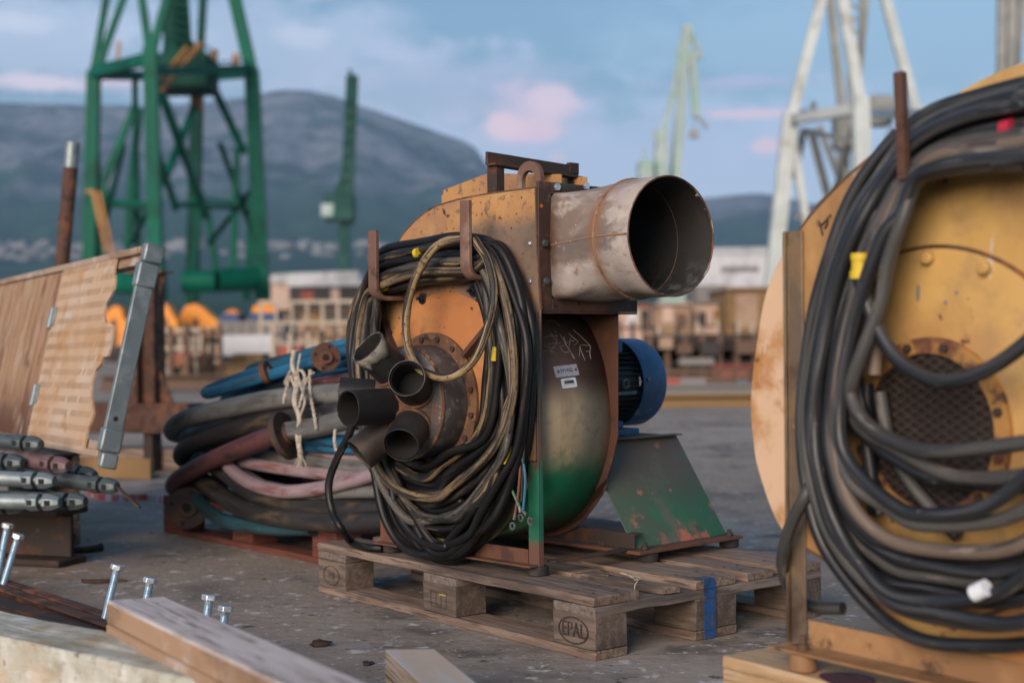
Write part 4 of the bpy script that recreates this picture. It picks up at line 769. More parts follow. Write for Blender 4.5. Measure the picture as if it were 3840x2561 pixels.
k = MB(); k.prism(poly, lambda a, b, w: (a, b, w), 0, .007)
k.mark()
for j in range(14):
    yy = .035 + j * .0465
    for i in range(36):
        xx = .11 + i * .0245 + (.006 if j % 2 else 0)
        ex = min((abs(p.y - yy), p.x) for p in edge)[1]
        if xx < ex + .012 or xx > .93 or tr.random() < .06: continue
        yc = yy
        c = V((xx, yc, .0070)); k.bar(c - V((-.008, .010, 0)), c + V((-.008, .010, 0)), .0042, .003, (0, 0, 1))
k.build('torn_board', [m_tread, M('worn_tread_mark', (.37, .255, .165), [L((.42, .30, .20), 5, .54, .64), L((.26, .165, .10), 5, .5, .62)], .75, 0, .2)], DK)
k = MB(); prof = []
n = 46
for i in range(n + 1):
    x = .945 + 1.13 * i / n; prof += [(x, .0), (x + .003, .008), (x + .0145, .008), (x + .0175, .0)]
vs = [(a, .03, b) for a, b in prof] + [(a, HT - .03, b) for a, b in prof]; m_ = len(prof)
k.add(vs, [(i, i + 1, m_ + i + 1, m_ + i) for i in range(m_ - 1)]); k.box((.945, .028, -.010), (2.09, HT - .028, -.001)); k.build('ribbed_hatch', m_ribs, DK, smooth=20)
for yy in (.185, .475):
    k = MB(); k.box((.90, yy - .035, .0075), (.936, yy + .035, .014)); k.box((.952, yy - .045, .0075), (.99, yy + .025, .014)); k.cyl((.944, yy - .045, .013), (.944, yy + .035, .013), .009, 12); k.build('hinge', m_galv, DK, .002)
CR = thing('wooden_crate', 'dark plank crate holding up the tilted deck panel behind the ledgers', 'crate', BR + e * 1.15 + V((0, 0, 0)) - V((0, 0, BR.z + e.z * 1.15)), math.atan2(e.y, e.x))
for z in (.002, .085, .168, .251):
    k = MB(); k.board((-.32, -.16, z), (.75, -.14, z + .075), 0, 6, .002); k.board((-.32, .14, z), (.75, .16, z + .075), 0, 6, .002); k.build('plank', m_woodu, CR, .002)
k = MB(); k.board((-.32, -.17, .3275), (.75, .17, .3355), 0, 6, .001); k.build('lid', m_woodu, CR, .002)
# I-beam stub
IB = thing('steel_beam', 'short dark rusty I-beam on the ground carrying the pile of ledgers', 'steel beam', (-1.46, 4.71, 0), R(160))
k = MB(); k.box((0, -.075, .0005), (1.3, .075, .024)); k.box((.004, -.008, .0245), (1.3, .008, .1655)); k.box((0, -.085, .166), (1.3, .085, .190)); k.build('section', m_rustd, IB, .006)
k = MB(); k.box((.05, -.07, .025), (.062, -.0085, .165)); k.build('stiffener', m_rust, IB, .002)
# ledgers: tube with a wedge head at its near end
def ledger(x, y, Y, ang, tilt, m_, label, pin=False):
    p = at(x, y, Y); t = thing('scaffold_ledger', label, 'scaffold tube', p, R(ang), 'scaffold ledgers in the pile')
    t.rotation_euler = (0, R(tilt), R(ang)); Lg = 1.6
    k = MB(); k.pipe((.0, 0, 0), (.0001, 0, 0), .001, .0004, 8) if False else None
    k.pipe((Lg, 0, 0), (.045, 0, 0), .0242, .0035, 24); k.build('tube', m_, t)
    k = MB()                                                  # two chamfered lobes, a dark slot between them
    oc = lambda r_: [(r_ * math.cos(R(22.5 + 45 * i)), r_ * math.sin(R(22.5 + 45 * i)) * 1.0) for i in range(8)]
    def lobe(x0, x1, ra, rb, rc): vs = [(x, a, b) for x, r_ in ((x0, ra), ((x0 + x1) / 2, rb), (x1, rc)) for a, b in oc(r_)]; k.add(vs, [(i + 8 * j, (i + 1) % 8 + 8 * j, (i + 1) % 8 + 8 * j + 8, i + 8 * j + 8) for j in (0, 1) for i in range(8)] + [tuple(range(8)), tuple(range(16, 24))])
    lobe(.060, .012, .0215, .030, .0275); lobe(-.004, -.056, .0285, .0265, .0165); k.cyl((.03, 0, 0), (-.02, 0, 0), .013, 12); h = k.build('wedge_head', m_, t, .002)
    for s_ in (1, -1):
        for xx in (.034, -.024): MB().box((xx - .008, s_ * .0255 - .0022, -.008), (xx + .008, s_ * .0255 + .0022, .008)).build('pin_hole', m_dark, h)
    if pin:
        k = MB(); k.bar((-.04, 0, .01), (-.17, .02, -.05), .012, .006); k.build('wedge_pin', m_rustd, t, .001)
    return t
lg = [(238, 1114, 4.46, 152, -3, m_galvd, 'grey ledger reaching furthest right off the pile', True), (128, 1066, 4.50, 152, -4, m_galvp, 'mauve paint spattered ledger near the top of the pile', False),
      (64, 1018, 4.55, 155, -3, m_galvd, 'topmost grey ledger on the pile under the deck panel', False), (160, 1150, 4.40, 165, -1, m_galvd, 'grey ledger lying just above the right end of the beam', False), (100, 1152, 4.36, 170, 0, m_galv, 'bright grey ledger lowest in the pile with its slot open to the right', False),
      (88, 1102, 4.42, 168, -2, m_galv, 'pale grey ledger in the middle of the pile', False), (190, 1088, 4.62, 150, -4, m_galvd, 'grey ledger behind the furthest reaching one', False), (20, 1060, 4.52, 160, -3, m_galvd, 'grey ledger whose head is at the photo edge', False), (18, 1160, 4.42, 172, 0, m_galvd, 'dark grey ledger behind the lowest bright one', False)]
for a in lg: ledger(*a)
tag(MB().tube(catmull([onz(160, 1262, .012), onz(200, 1261, .012), onz(232, 1256, .013)], 4), [.012] * 8 + [.016], 12).build('iron_rod', m_rustd), 'dark iron rod stub lying beside the I-beam', 'rod')
k = MB(); P = catmull([onz(186, 1330, .012), onz(200, 1335, .004), onz(225, 1337, .003), onz(260, 1334, .003), onz(292, 1332, .004)], 5)
k.tube(P, [.002 + .009 * math.sin(math.pi * min(1, (i + .4) / len(P))) for i in range(len(P))], 8); tag(k.build('bark_strip', m_rust), 'curved brown strip of scrap lying behind the tallest whole bolt', 'scrap')
# slotted steel channels with bolts standing in them
r0, r1 = onz(0, 1341, .05), onz(236, 1420, .05); rd = (r1 - r0).normalized(); ang = math.atan2(rd.y, rd.x)
RC = thing('steel_channel', 'pair of rusty steel channels lying on the ground with bolts in the slot', 'steel channel', (r0.x, r0.y, 0), ang)
for s_ in (-1, 1):
    k = MB(); y0, y1 = (.007, .040) if s_ > 0 else (-.040, -.007)
    k.box((-.5, y0, .048), (1.45, y1, .055)); k.box((-.5, (y0 if s_ > 0 else y1 - .005), .001), (1.45, (y0 + .005 if s_ > 0 else y1), .0475)); k.box((-.5, y0 + (.0055 if s_ > 0 else 0), .001), (1.45, y1 - (0 if s_ > 0 else .0055), .006))
    k.build('channel', m_rust, RC, .0015)
k = MB(); k.box((.55, -.05, .0008), (.60, .05, .0009 + .0)) if False else None
b0, b1 = onz(0, 1380, .04), onz(240, 1450, .04); bd_ = (b1 - b0).normalized()
RB2 = thing('steel_angle', 'single rusty steel angle lying between the channels and the concrete block', 'steel channel', (b0.x, b0.y, 0), math.atan2(bd_.y, bd_.x))
k = MB(); k.box((-.5, -.03, .036), (1.3, .03, .042)); k.box((-.5, -.03, .0008), (1.3, -.024, .0355)); k.build('section', m_rustd, RB2, .0015)
def bolt(hx, hy, bx, label):
    t = None; best = None
    for i in range(-400, 1500):
        p = r0 + rd * (i * .001); d = p - CAM; xx = (1920 + F * d.dot(RT) / d.dot(FW)) / S
        if best is None or abs(xx - bx) < best[0]: best = (abs(xx - bx), p)
    b = best[1].copy(); b.z = .03; Yd = (b - CAM).dot(FW); h = at(hx, hy, Yd + .012)
    t = thing('hex_bolt', label, 'bolt', b, 0, 'bolts standing in the steel channels'); d = (h - b); Lh = d.length; d.normalize()
    t.rotation_euler = d.to_track_quat('Z', 'X').to_euler()
    k = MB(); n = int((Lh - .005) / .0026); pf = []
    for i in range(n): pf += [(.0098, .0026 * i), (.0086, .0026 * i + .0013)]
    k.lathe(pf + [(.0098, Lh)], (0, 0, 0), (0, 0, 1), 20); k.build('thread', m_bluezinc, t, smooth=25)
    k = MB(); k.lathe([(.0165, 0), (.0175, .0015), (.0175, .0115), (.0155, .0135)], (0, 0, Lh), (0, 0, 1), 6); k.build('head', m_zinc, t, .0008, smooth=20)
for a in ((16, 1212, -12, 'zinc bolt standing behind another at the photo edge'), (40, 1236, 2, 'tall zinc bolt in front at the photo edge'), (268, 1308, 236, 'tall zinc bolt, whole thread seen, beside the timber end'), (344, 1338, 318, 'blurred zinc bolt whose lower half is hidden by the timber corner'),
          (480, 1378, 462, 'zinc bolt head above the timber, left of a pair'), (517, 1404, 500, 'zinc bolt head above the timber, right of a pair')): bolt(*a)
# concrete block, timbers
CB = Fr(onz(240, 1447, .19), math.atan2(*( (onz(240, 1447, .19) - onz(0, 1398, .19))[:2][::-1])))
CB.O.z = 0
k = MB(); bmv = []; nx, ny, nz = 26, 10, 5; gr = random.Random(9)
k.box((-1.1, -.150, .0005), (.5, -.004, .19)); BLK = k.build('concrete_block', m_conc, None, .005, bseg=3, smooth=0)
BLK.location = CB.O; BLK.rotation_euler = (0, 0, CB.yaw); tag(BLK, 'pale rough concrete block in the near corner beside the timber', 'concrete block')
sub = BLK.modifiers.new('sub', 'SUBSURF'); sub.subdivision_type = 'SIMPLE'; sub.levels = sub.render_levels = 4
tx = bpy.data.textures.new('rough', 'CLOUDS'); tx.noise_scale = .028; tx.noise_depth = 4
dm = BLK.modifiers.new('disp', 'DISPLACE'); dm.texture = tx; dm.strength = .014; dm.mid_level = .5; dm.texture_coords = 'LOCAL'
tA = at(244, 1377, 2.66); tB = onz(626, 1560, tA.z); td = (tB - tA); td.z = 0; td.normalize(); tang = math.atan2(td.y, td.x)
tw = abs((onz(772, 1536, tA.z) - tA).dot(V((-td.y, td.x, 0))))
hts = [(tA.z - .044, tA.z), (tA.z - .0885, tA.z - .0445), (tA.z - .133, tA.z - .089)]
for i, (z0, z1) in enumerate(hts):
    k = MB(); te = (onz(392, 1367, tA.z) - tA).dot(td); hx = [(0 - i * .004, 0), (1.15, 0), (1.13, tw), (te - i * .002, tw)]
    k.prism(hx, lambda a, b, w: (a, b, w), z0 - tA.z, z1 - tA.z)
    o = k.build('timber_plank', m_pale, None, .004); o.location = tA; o.rotation_euler = (0, 0, tang)
    tag(o, ['greyed timber plank on top of the blurred stack in the foreground', 'tan timber plank in the middle of the blurred foreground stack', 'brown lowest timber plank of the blurred foreground stack'][i], 'timber plank', 'planks stacked in the foreground')
k = MB(); k.box((.55, -.05, -tA.z + .0006), (.64, .16, -.1335)); o = k.build('timber_bearer', m_pale, None, .004); o.location = tA; o.rotation_euler = (0, 0, tang); tag(o, 'timber bearer under the foreground plank stack', 'timber')
k = MB(); k.box((.08, .01, -tA.z + .0006), (.17, .11, -.1335)); o = k.build('timber_bearer', m_pale, None, .004); o.location = tA; o.rotation_euler = (0, 0, tang); tag(o, 'timber bearer hidden behind the concrete block', 'timber')
q0 = at(884, 1490, 2.86); q1 = at(1010, 1568 + 40, 2.45); q1.z = q0.z; qd = (q1 - q0); qd.z = 0; qd.normalize()
k = MB(); k.prism([(0, 0), (.95, 0), (.95, .095), (.03, .095)], lambda a, b, w: (a, b, w), -q0.z + .0008, 0)
o = k.build('timber_plank', m_ply, None, .002); o.location = q0; o.rotation_euler = (0, 0, math.atan2(qd.y, qd.x)); tag(o, 'laminated timber offcut lying alone in front of the orange fan', 'timber plank')
# barrier tape, lumps
k = MB(); P = catmull([onz(200, 1138, .012), onz(240, 1149, .006), onz(290, 1150, .014), onz(340, 1149, .006), onz(378, 1156, .012), onz(392, 1165, .006)], 5)
for a, b in zip(P[:-1], P[1:]): k.hexa([a, b, b + V((0, .01, .03)), a + V((0, .01, .03)), a + V((0, .001, 0)), b + V((0, .001, 0)), b + V((0, .011, .03)), a + V((0, .011, .03))])
tag(k.build('barrier_tape', m_tapew), 'red and white barrier tape lying on the ground', 'tape')
lr = random.Random(21)
def lump(x, y, r, label, m_=m_rustd):
    k = MB(); c = onz(x, y, r * .4); vs = []; fs = []; n = 9
    for i in range(6):
        for j in range(n):
            w = 2 * math.pi * j / n; ph = math.pi * (i + .0) / 5; rr_ = r * lr.uniform(.6, 1.25)
            vs.append((rr_ * 1.5 * math.sin(ph) * math.cos(w), rr_ * math.sin(ph) * math.sin(w), rr_ * .55 * math.cos(ph)))
    for i in range(5):
        for j in range(n): fs.append((i * n + j, i * n + (j + 1) % n, (i + 1) * n + (j + 1) % n, (i + 1) * n + j))
    k.add(vs, fs); o = k.build('scrap_lump', m_); o.location = c; tag(o, label, 'scrap')
lump(735, 1476, .018, 'dark scrap lump on the ground before the EPAL pallet'); lump(560, 1196, .02, 'dark scrap lump near the hose pallet') ; lump(845, 1402 + 120, .010, 'tiny dark chip on the ground above the laminated offcut')
# ================================================================== HOSE PILE
HP = Fr(onz(376, 1222), -.862)
pallet(HP, 'low reddish pallet under the heap of hoses', m_redwood, m_redwood, m_redwood)
def yf(x): return 5.46 - (x - 380) / 355 * .83
def hose(pts, r, m_, label, closed=False, seg=14):
    P = [at(x, y, yf(x) + d) for x, y, d in pts]
    c = sum(P, V()) / len(P); o = MB().tube(catmull(P, 9, closed), r, seg, closed=closed).build('hose', m_, None, off=c, smooth=60); o.location = c
    return tag(o, label, 'hose', 'hoses heaped on the red pallet')
hose([(900, 905, .20), (800, 903, .10), (650, 914, .0), (540, 934, -.05), (450, 955, -.05), (408, 972, 0), (396, 990, .12), (420, 995, .32), (500, 975, .5), (640, 945, .6), (860, 925, .6)], .0355, h_grey, 'thickest grey hose at the front of the heap, bending back at its left end')
hose([(900, 878, .3), (800, 885, .25), (680, 890, .3), (580, 905, .3), (520, 925, .3), (560, 950, .4), (700, 935, .5), (880, 920, .6)], .031, h_grey, 'grey hose lying just under the blue ones')
hose([(870, 800, .3), (780, 812, .18), (700, 838, .12), (620, 862, .08), (540, 885, .05), (484, 902, .06), (478, 897, .14), (540, 872, .22), (640, 838, .3), (760, 800, .35), (880, 770, .4)], .0215, h_blue, 'blue hose on top of the heap with its bend pointing left')
hose([(880, 825, .25), (790, 830, .22), (700, 850, .2), (620, 872, .18), (560, 900, .2), (520, 912, .3), (600, 890, .42), (760, 850, .45), (880, 830, .5)], .02, h_blue, 'second blue hose running below the top one')
hose([(880, 790, .42), (780, 795, .38), (690, 818, .34), (600, 840, .3), (575, 852, .3), (600, 862, .4), (700, 845, .5), (880, 815, .55)], .021, h_teal, 'dark teal hose behind the blue ones')
hose([(880, 862, .2), (800, 868, .15), (720, 880, .1), (660, 900, .15)], .018, h_mar, 'thin maroon hose crossing above the big grey hose')
hose([(880, 965, .12), (780, 950, .05), (640, 965, .0), (520, 990, -.02), (440, 1020, 0), (418, 1045, .1), (440, 1050, .3), (540, 1010, .5), (700, 975, .6), (880, 960, .6)], .036, h_blk, 'thick black hose below the big grey one')
hose([(655, 992, -.14), (600, 1010, -.13), (520, 1042, -.12), (450, 1075, -.10), (410, 1100, -.05), (400, 1118, .08), (430, 1125, .25), (520, 1100, .4), (700, 1060, .5), (880, 1030, .5)], .034, h_mar, 'maroon hose slanting across the front, ending in a rusty flange')
hose([(655, 992, -.12), (720, 982, -.08), (800, 962, -.02), (900, 930, .08)], .033, h_grey, 'grey and brown hose joined to the maroon one at the rusty flange')
hose([(900, 1075, .02), (820, 1100, -.05), (740, 1120, -.1), (650, 1128, -.13), (575, 1108, -.12), (525, 1070, -.05), (520, 1045, .1), (560, 1035, .25), (700, 1050, .3), (880, 1075, .3)], .0235, h_pink, 'pale pink hose sagging lowest at the front')
hose([(900, 1108, .12), (780, 1092, .06), (680, 1080, .0), (590, 1066, -.02), (545, 1055, .05), (560, 1040, .2), (700, 1040, .35), (880, 1050, .4)], .0215, h_pink, 'pink hose lying above the sagging pink one')
hose([(900, 1080, .16), (780, 1068, .1), (680, 1052, .05), (600, 1046, .08), (560, 1050, .2), (640, 1060, .4), (880, 1060, .5)], .0225, h_grey, 'lilac grey hose above the pink ones')
hose([(900, 1000, .1), (800, 1013, .05), (700, 1006, .03), (620, 1010, .1), (640, 1020, .3), (880, 1010, .5)], .022, h_blue, 'blue hose buried in the middle of the heap')
hose([(900, 1030, .14), (800, 1030, .08), (720, 1026, .06), (640, 1022, .12), (700, 1026, .35), (880, 1026, .5)], .02, h_blue, 'lower blue hose buried in the middle of the heap')
hose([(900, 1050, .18), (800, 1046, .12), (700, 1036, .1), (640, 1032, .15)], .02, h_pink, 'short length of pink hose under the buried blue ones')
hose([(900, 1128, .05), (800, 1128, -.02), (700, 1134, -.05), (620, 1122, -.04), (560, 1090, .02), (520, 1060, .15), (600, 1070, .4), (880, 1090, .5)], .023, h_grey, 'grey hose under the sagging pink one')
hose([(910, 1165, .08), (800, 1166, .0), (680, 1158, -.06), (580, 1130, -.06), (510, 1080, .0), (470, 1060, .15), (520, 1070, .4), (880, 1120, .6)], .031, h_blk, 'black hose with tan wear below the pink ones')
hose([(910, 1192, .05), (800, 1196, -.02), (680, 1192, -.08), (570, 1170, -.08), (500, 1130, -.03), (455, 1090, .1), (480, 1060, .3), (700, 1100, .55), (880, 1140, .6)], .034, h_blk, 'lowest thick black hose of the heap')
hose([(720, 1212, -.0), (600, 1210, -.05), (520, 1196, -.05), (470, 1165, .0), (440, 1120, .05), (430, 1080, .1)], .026, h_teal, 'teal hose at the very bottom of the heap')
hose([(440, 1165, .04), (446, 1120, .06), (430, 1075, .12), (450, 1040, .25)], .03, h_teal, 'teal hose standing up behind the rusty flange')
def flange(x, y, d, r, ax, label, holes=4, hub=.45):
    c = at(x, y, yf(x) + d); t = thing('hose_flange', label, 'pipe flange', c, 0, 'rusty flanges on the hoses'); ax = V(ax).normalized()
    o = MB().lathe([(r * .2, -.011), (r, -.011), (r, .011), (r * hub, .011), (r * hub, .022), (r * .22, .022), (r * .2, .0)], (0, 0, 0), ax, 40, cap=False).build('ring', m_rustd if r > .075 else m_rust, t, .0015)
    k = MB(); a = ax.orthogonal().normalized(); b = ax.cross(a)
    for i in range(holes):
        w = 2 * math.pi * i / holes + .5; p = (a * math.cos(w) + b * math.sin(w)) * r * .76; k.cyl(p + ax * .0105, p + ax * .0118, r * .11, 12)
    k.cyl(ax * .004, ax * .0222, r * .2, 16); k.build('hole', m_dark, t); return t
flange(748, 820, .0, .047, (.25, -1, -.05), 'brown round flange with four bolt holes facing out on the blue hoses')
flange(612, 856, .06, .042, (1, -.25, .35), 'brown flange seen edge on at the end of a blue hose')
flange(655, 1000, -.14, .082, (.95, -.35, .4), 'tilted rusty flange joining the maroon and grey hoses')
flange(430, 1166, -.04, .077, (.2, -1, .1), 'big dark rusty flange standing at the bottom left of the heap')
rp = []
for pts in ([(676, 805), (672, 840), (682, 875), (676, 920), (688, 960), (684, 1000), (690, 1040)], [(690, 812), (684, 850), (690, 885), (700, 920), (688, 965), (690, 1005), (686, 1046)], [(668, 850), (655, 880), (672, 870), (690, 850), (700, 870), (680, 890), (668, 862)], [(718, 855), (700, 880), (695, 905), (688, 935)], [(712, 850), (712, 900), (720, 945), (727, 985)], [(664, 865), (655, 905), (652, 925)], [(770, 985), (768, 1010), (772, 1035)]):
    rp.append([at(x, y, yf(x) - (.14 if y > 900 else .03)) for x, y in pts])
k = MB()
k.tube(catmull(rp[1], 8), .0042, 8)
C0 = catmull(rp[0], 8)
C0 = catmull(rp[0], 30)
for ph in (0, 2.09, 4.19):
    k.tube([p + V((.0052 * math.cos(i * .42 + ph), .0052 * math.sin(i * .42 + ph), 0)) for i, p in enumerate(C0)], .0042, 7)
for P in rp[2:6]:
    for ph in (0, 3.14): k.tube([p + V((.003 * math.cos(i * .5 + ph), .003 * math.sin(i * .5 + ph), 0)) for i, p in enumerate(catmull(P, 24))], .0033, 6)
for j in range(9): k.tube([rp[0][-1], rp[0][-1] + V((random.uniform(-.02, .02), random.uniform(-.01, .01), -.035 - .015 * random.random()))], .0013, 5)
tag(k.build('rope', m_rope, smooth=60), 'knotted white braided rope tying the heap of hoses', 'rope')
tag(MB().tube(catmull(rp[6], 8), .005, 8).build('rope', m_rope), 'short loop of pale rope round the buried blue hoses', 'rope')
# ================================================================== STEEL STAND BEHIND THE DECK (8 m)
BY = 8.0; bs = Fr(at(170, 968, BY + .35), -.32)
bs.O.z = 0; zt, zb = at(330, 930, 7.9).z, at(330, 1000, 7.9).z
ST = bs.empty('steel_stand', 'rusty steel stand with an upright gusseted post, behind the deck panel', 'steel stand')
k = MB(); L_ = .82; k.box((-.6, -.09, zt - .02), (L_, .09, zt)); k.box((-.6, -.09, zb), (L_, .09, zb + .02)); k.box((-.6, -.006, zb + .0205), (L_, .006, zt - .0205)); k.box((-.6, -.088, zb + .0205), (L_, -.082, zt - .0205)); k.build('beam', m_rust, ST, .003)
pu = bs.pv(345, 800, 0).x; ptop = bs.pv(350, 628, 0).z
k = MB(); k.box((pu - .062, -.06, zt + .0005), (pu - .05, .06, ptop)); k.box((pu + .05, -.06, zt + .0005), (pu + .062, .06, ptop)); k.box((pu - .0495, -.006, zt + .0005), (pu + .0495, .006, ptop)); k.build('post', m_rust, ST, .003)
for s_ in (-1, 1):
    k = MB(); k.prism([(pu + s_ * .0625, zt + .001), (pu + s_ * .155, zt + .001), (pu + s_ * .0625, zt + .20)], lambda a, b, w: (a, w, b), -.005, .005); k.build('gusset', m_rust, ST, .002)
    k = MB(); k.prism([(pu + s_ * .0625, ptop - .001), (pu + s_ * .115, ptop - .001), (pu + s_ * .0625, ptop - .14)], lambda a, b, w: (a, w, b), -.005, .005); k.build('gusset', m_rust, ST, .002)
k = MB(); k.box((pu - .12, -.07, ptop + .0005), (pu + .12, .07, ptop + .012)); k.build('head_plate', m_och, ST, .002)
for u in (pu - .02, pu + .22): k = MB(); k.box((u, -.05, .0005), (u + .06, .05, zb - .001)); k.build('leg', m_rustd, ST, .002)
k = MB(); k.box((-.5, -.10, .0006), (.85, -.06, .11)); k.box((-.5, -.0595, .0006), (.85, .0, .02)); o = k.build('steel_channel', m_och, None, .003); o.location = bs.w(-.05, -.35, 0); o.rotation_euler = (0, 0, bs.yaw); tag(o, 'ochre steel channel lying on the ground below the rusty stand', 'steel channel')
k = MB(); k.board((0, 0, .001), (1.0, .25, .12), 0, 6, .002); o = k.build('timber_block', m_woodu, None, .003); o.location = bs.w(.0, .05, 0); o.rotation_euler = (0, 0, bs.yaw); tag(o, 'pale grey timber lying under the rusty beam', 'timber')
pa, pb = at(168, 328, 7.6), at(143, 600, 7.6); dz = (pa - pb); base = pb - dz * (pb.z / dz.z)
PL = thing('steel_pole', 'leaning brown steel pole with a bare pale tip behind the deck panel', 'pole', base)
k = MB(); k.pipe((0, 0, 0), tuple((pa - base) * .925), .038, .006, 24); k.build('tube', m_rust, PL)
k = MB(); k.pipe(tuple((pa - base) * .926), tuple(pa - base), .038, .006, 24, .004); k.build('bare_tip', m_galv, PL)
# ================================================================== GROUND
bm = MB(); bm.add([(-9000, -9000, 0), (9000, -9000, 0), (9000, 9000, 0), (-9000, 9000, 0)], [(0, 1, 2, 3)])
m_ground = M('yard_concrete', (.28, .23, .185), [
    L((.35, .30, .25), .5, .44, .60), L((.15, .128, .108), 1.1, .52, .68), L((.26, .20, .145), 2.0, .5, .66), L((.09, .078, .068), 2.2, .54, .66, k=.85), L((.07, .062, .056), 1.3, .60, .68, st=(.6, 1.6, 1), k=.8),
    L((.29, .27, .245), 9, .55, .68, st=(1, 1.8, 1)), L((.50, .49, .47), 18, .605, .65), L((.55, .54, .52), 45, .63, .67), L((.48, .47, .48), 4, .66, .70, st=(1, 2.4, 1)), L((.26, .235, .15), 12, .62, .7), L((.09, .08, .07), 22, .60, .68), L((.07, .06, .05), 70, .64, .70), L((.42, .40, .36), 110, .66, .71)], .85, 0, .7, 26, bd=.01)
GR = bm.build('ground', m_ground, smooth=0); tag(GR, 'stained grey concrete yard', 'ground', kind='structure')
# ================================================================== HILLS AND TOWN
from mathutils import noise as NZ
ridge = [(-1400, 330), (-700, 262), (-300, 232), (0, 236), (100, 240), (210, 242), (330, 243), (450, 238), (550, 226), (620, 211), (660, 206), (710, 208), (760, 219), (830, 244), (900, 268), (960, 289), (1010, 306), (1060, 322), (1095, 342), (1112, 372), (1150, 415), (1220, 438), (1300, 452), (1450, 460), (1600, 458), (1680, 449), (1740, 444), (1800, 452), (1860, 468), (1950, 486), (2100, 498), (2400, 505), (2800, 520), (3600, 560)]
def ry(x):
    for (a, b), (c, d) in zip(ridge[:-1], ridge[1:]):
        if a <= x <= c: return b + (d - b) * (x - a) / (c - a)
    return 500
xs = [-1400 + 14 * i for i in range(357)]; rows = 44; vs = []; fs = []
def hillp(x, t):
    r_ = ry(x); Y = 1500 + 3100 * t; y = 660 + (r_ - 660) * (t ** .95)
    n = NZ.fractal(V((x * .008, t * 5.0, 3.3)), 1.0, 2.0, 6); n2 = NZ.noise(V((x * .02, t * 14, 7.7)))
    y += (n * 16 + n2 * 5) * min(1, t * 3) * (1 - t ** 6) + n2 * 1.2
    return at(x, y, Y * (1 + .03 * n))
for j in range(rows + 4):
    for x in xs:
        if j == 0: p = at(x, 783, 420); p.z = -2
        elif j <= rows: p = hillp(x, (j - 1) / (rows - 1))
        else:
            p = hillp(x, 1.0); p = p + V((0, 350 * (j - rows), -(130 * (j - rows) ** 1.3)))
            p.x *= (1 + .03 * (j - rows))
        vs.append(p)
nx_ = len(xs)
for j in range(rows + 3):
    for i in range(nx_ - 1): fs.append((j * nx_ + i, j * nx_ + i + 1, (j + 1) * nx_ + i + 1, (j + 1) * nx_ + i))
m_hill = M('hillside', (.025, .07, .055), [L((.04, .09, .06), .006, .45, .6), L((.22, .225, .25), .004, .38, .54, g=(2, 330, 430, 90)), L((.03, .045, .045), .0035, .50, .60, st=(1, 1, 2), g=(2, 330, 420)), L((.31, .31, .33), .012, .54, .66, st=(1, 1, 2.5), g=(2, 400, 480)), L((.04, .055, .055), .012, .54, .64, st=(1, 1, 2), g=(2, 380, 420)), L((.07, .065, .06), .012, .62, .70, g=(2, 260, 120))], .95, 0, 0, spec=.0)
tag(MB().add(vs, fs).build('hills', m_hill, smooth=180), 'rocky ridge and wooded lower slopes across the bay', 'hills', kind='structure')
k = MB(); tr_ = random.Random(8)
for i in range(230):
    x = tr_.choice((tr_.uniform(-120, 230), tr_.uniform(230, 900), tr_.uniform(-120, 900), tr_.uniform(1600, 1900))); t = tr_.gauss(.18, .022) if x < 1000 else tr_.uniform(.02, .2); p = hillp(x, t)
    w, d, h = tr_.uniform(8, 20), tr_.uniform(8, 16), tr_.uniform(3, 8); k.box((p.x - w / 2, p.y - d / 2, p.z - 6), (p.x + w / 2, p.y + d / 2, p.z + h))
tag(k.build('town', M('town_walls', (.22, .225, .235), [L((.30, .305, .32), .02, .48, .55), L((.10, .10, .10), .03, .50, .60)], .8, 0, 0), smooth=0), 'far-off town of pale houses on the lower slope', 'town', kind='stuff')
# ================================================================== CRANES
def strut(k, a, b, w, h=None): k.bar(at(*a), at(*b), w, h or w)
def crane(name, label, base, cat='crane'): return thing(name, label, cat, base, 0, 'dockside cranes')
gb = at(400, 783, 68); gb.z = 0; GC = crane('portal_crane', 'big green portal crane standing over orange bogies', gb)
def gp(nm, items, m_=m_cgreen):
    k = MB()
    for it in items: strut(k, *it)
    return k.build(nm, m_, GC, off=gb)
gp('leg', [((204, 690, 70), (216, 165, 70), .5, .62), ((215, 168, 70), (249, -30, 70), .30), ((222, 168, 70), (293, -30, 70), .30), ((238, 640, 70.5), (218, 300, 70.5), .3, .3)])
gp('leg', [((360, 690, 62), (345, 110, 62), .5, .58), ((343, 118, 62), (322, -30, 62), .32), ((349, 118, 62), (392, -30, 62), .34), ((376, 690, 62.5), (352, 300, 62.5), .3, .3)])
gp('leg', [((604, 690, 72), (578, 160, 72), .6, .70), ((578, 168, 72), (533, -30, 72), .7, .6), ((566, 690, 72.5), (590, 300, 72.5), .34)])
gp('leg', [((441, 690, 80), (453, 200, 80), .62, .66), ((455, 210, 80), (468, -30, 80), .40)], m_cdark)
gp('platform', [((215, 166, 70), (345, 135, 62), .42, .5), ((345, 165, 62), (578, 158, 72), .34, .4), ((222, 172, 70), (452, 178, 80), .34, .5), ((452, 178, 80), (575, 168, 72), .34, .5)])
k = MB(); a = at(415, 172, 70); k.box((a.x - 1.5, a.y - 1.4, a.z - .85), (a.x + 1.6, a.y + 1.4, a.z + .8)); k.build('machine_deck', m_cdark, GC, .05, off=gb)
k = MB(); k.cyl(at(403, 130, 70), at(400, -30, 70), .62, 16, .5); k.cyl(at(415, 150, 70), at(410, 100, 70), 1.0, 16, .75); strut(k, (380, -30, 70), (385, 110, 70), .22); strut(k, (425, -30, 70), (437, 130, 70), .22)
for i in range(6): strut(k, (381, 20 * i - 20, 69), (428, 20 * i - 5, 69), .12)
k.build('slewing_mast', m_cdark, GC, off=gb)
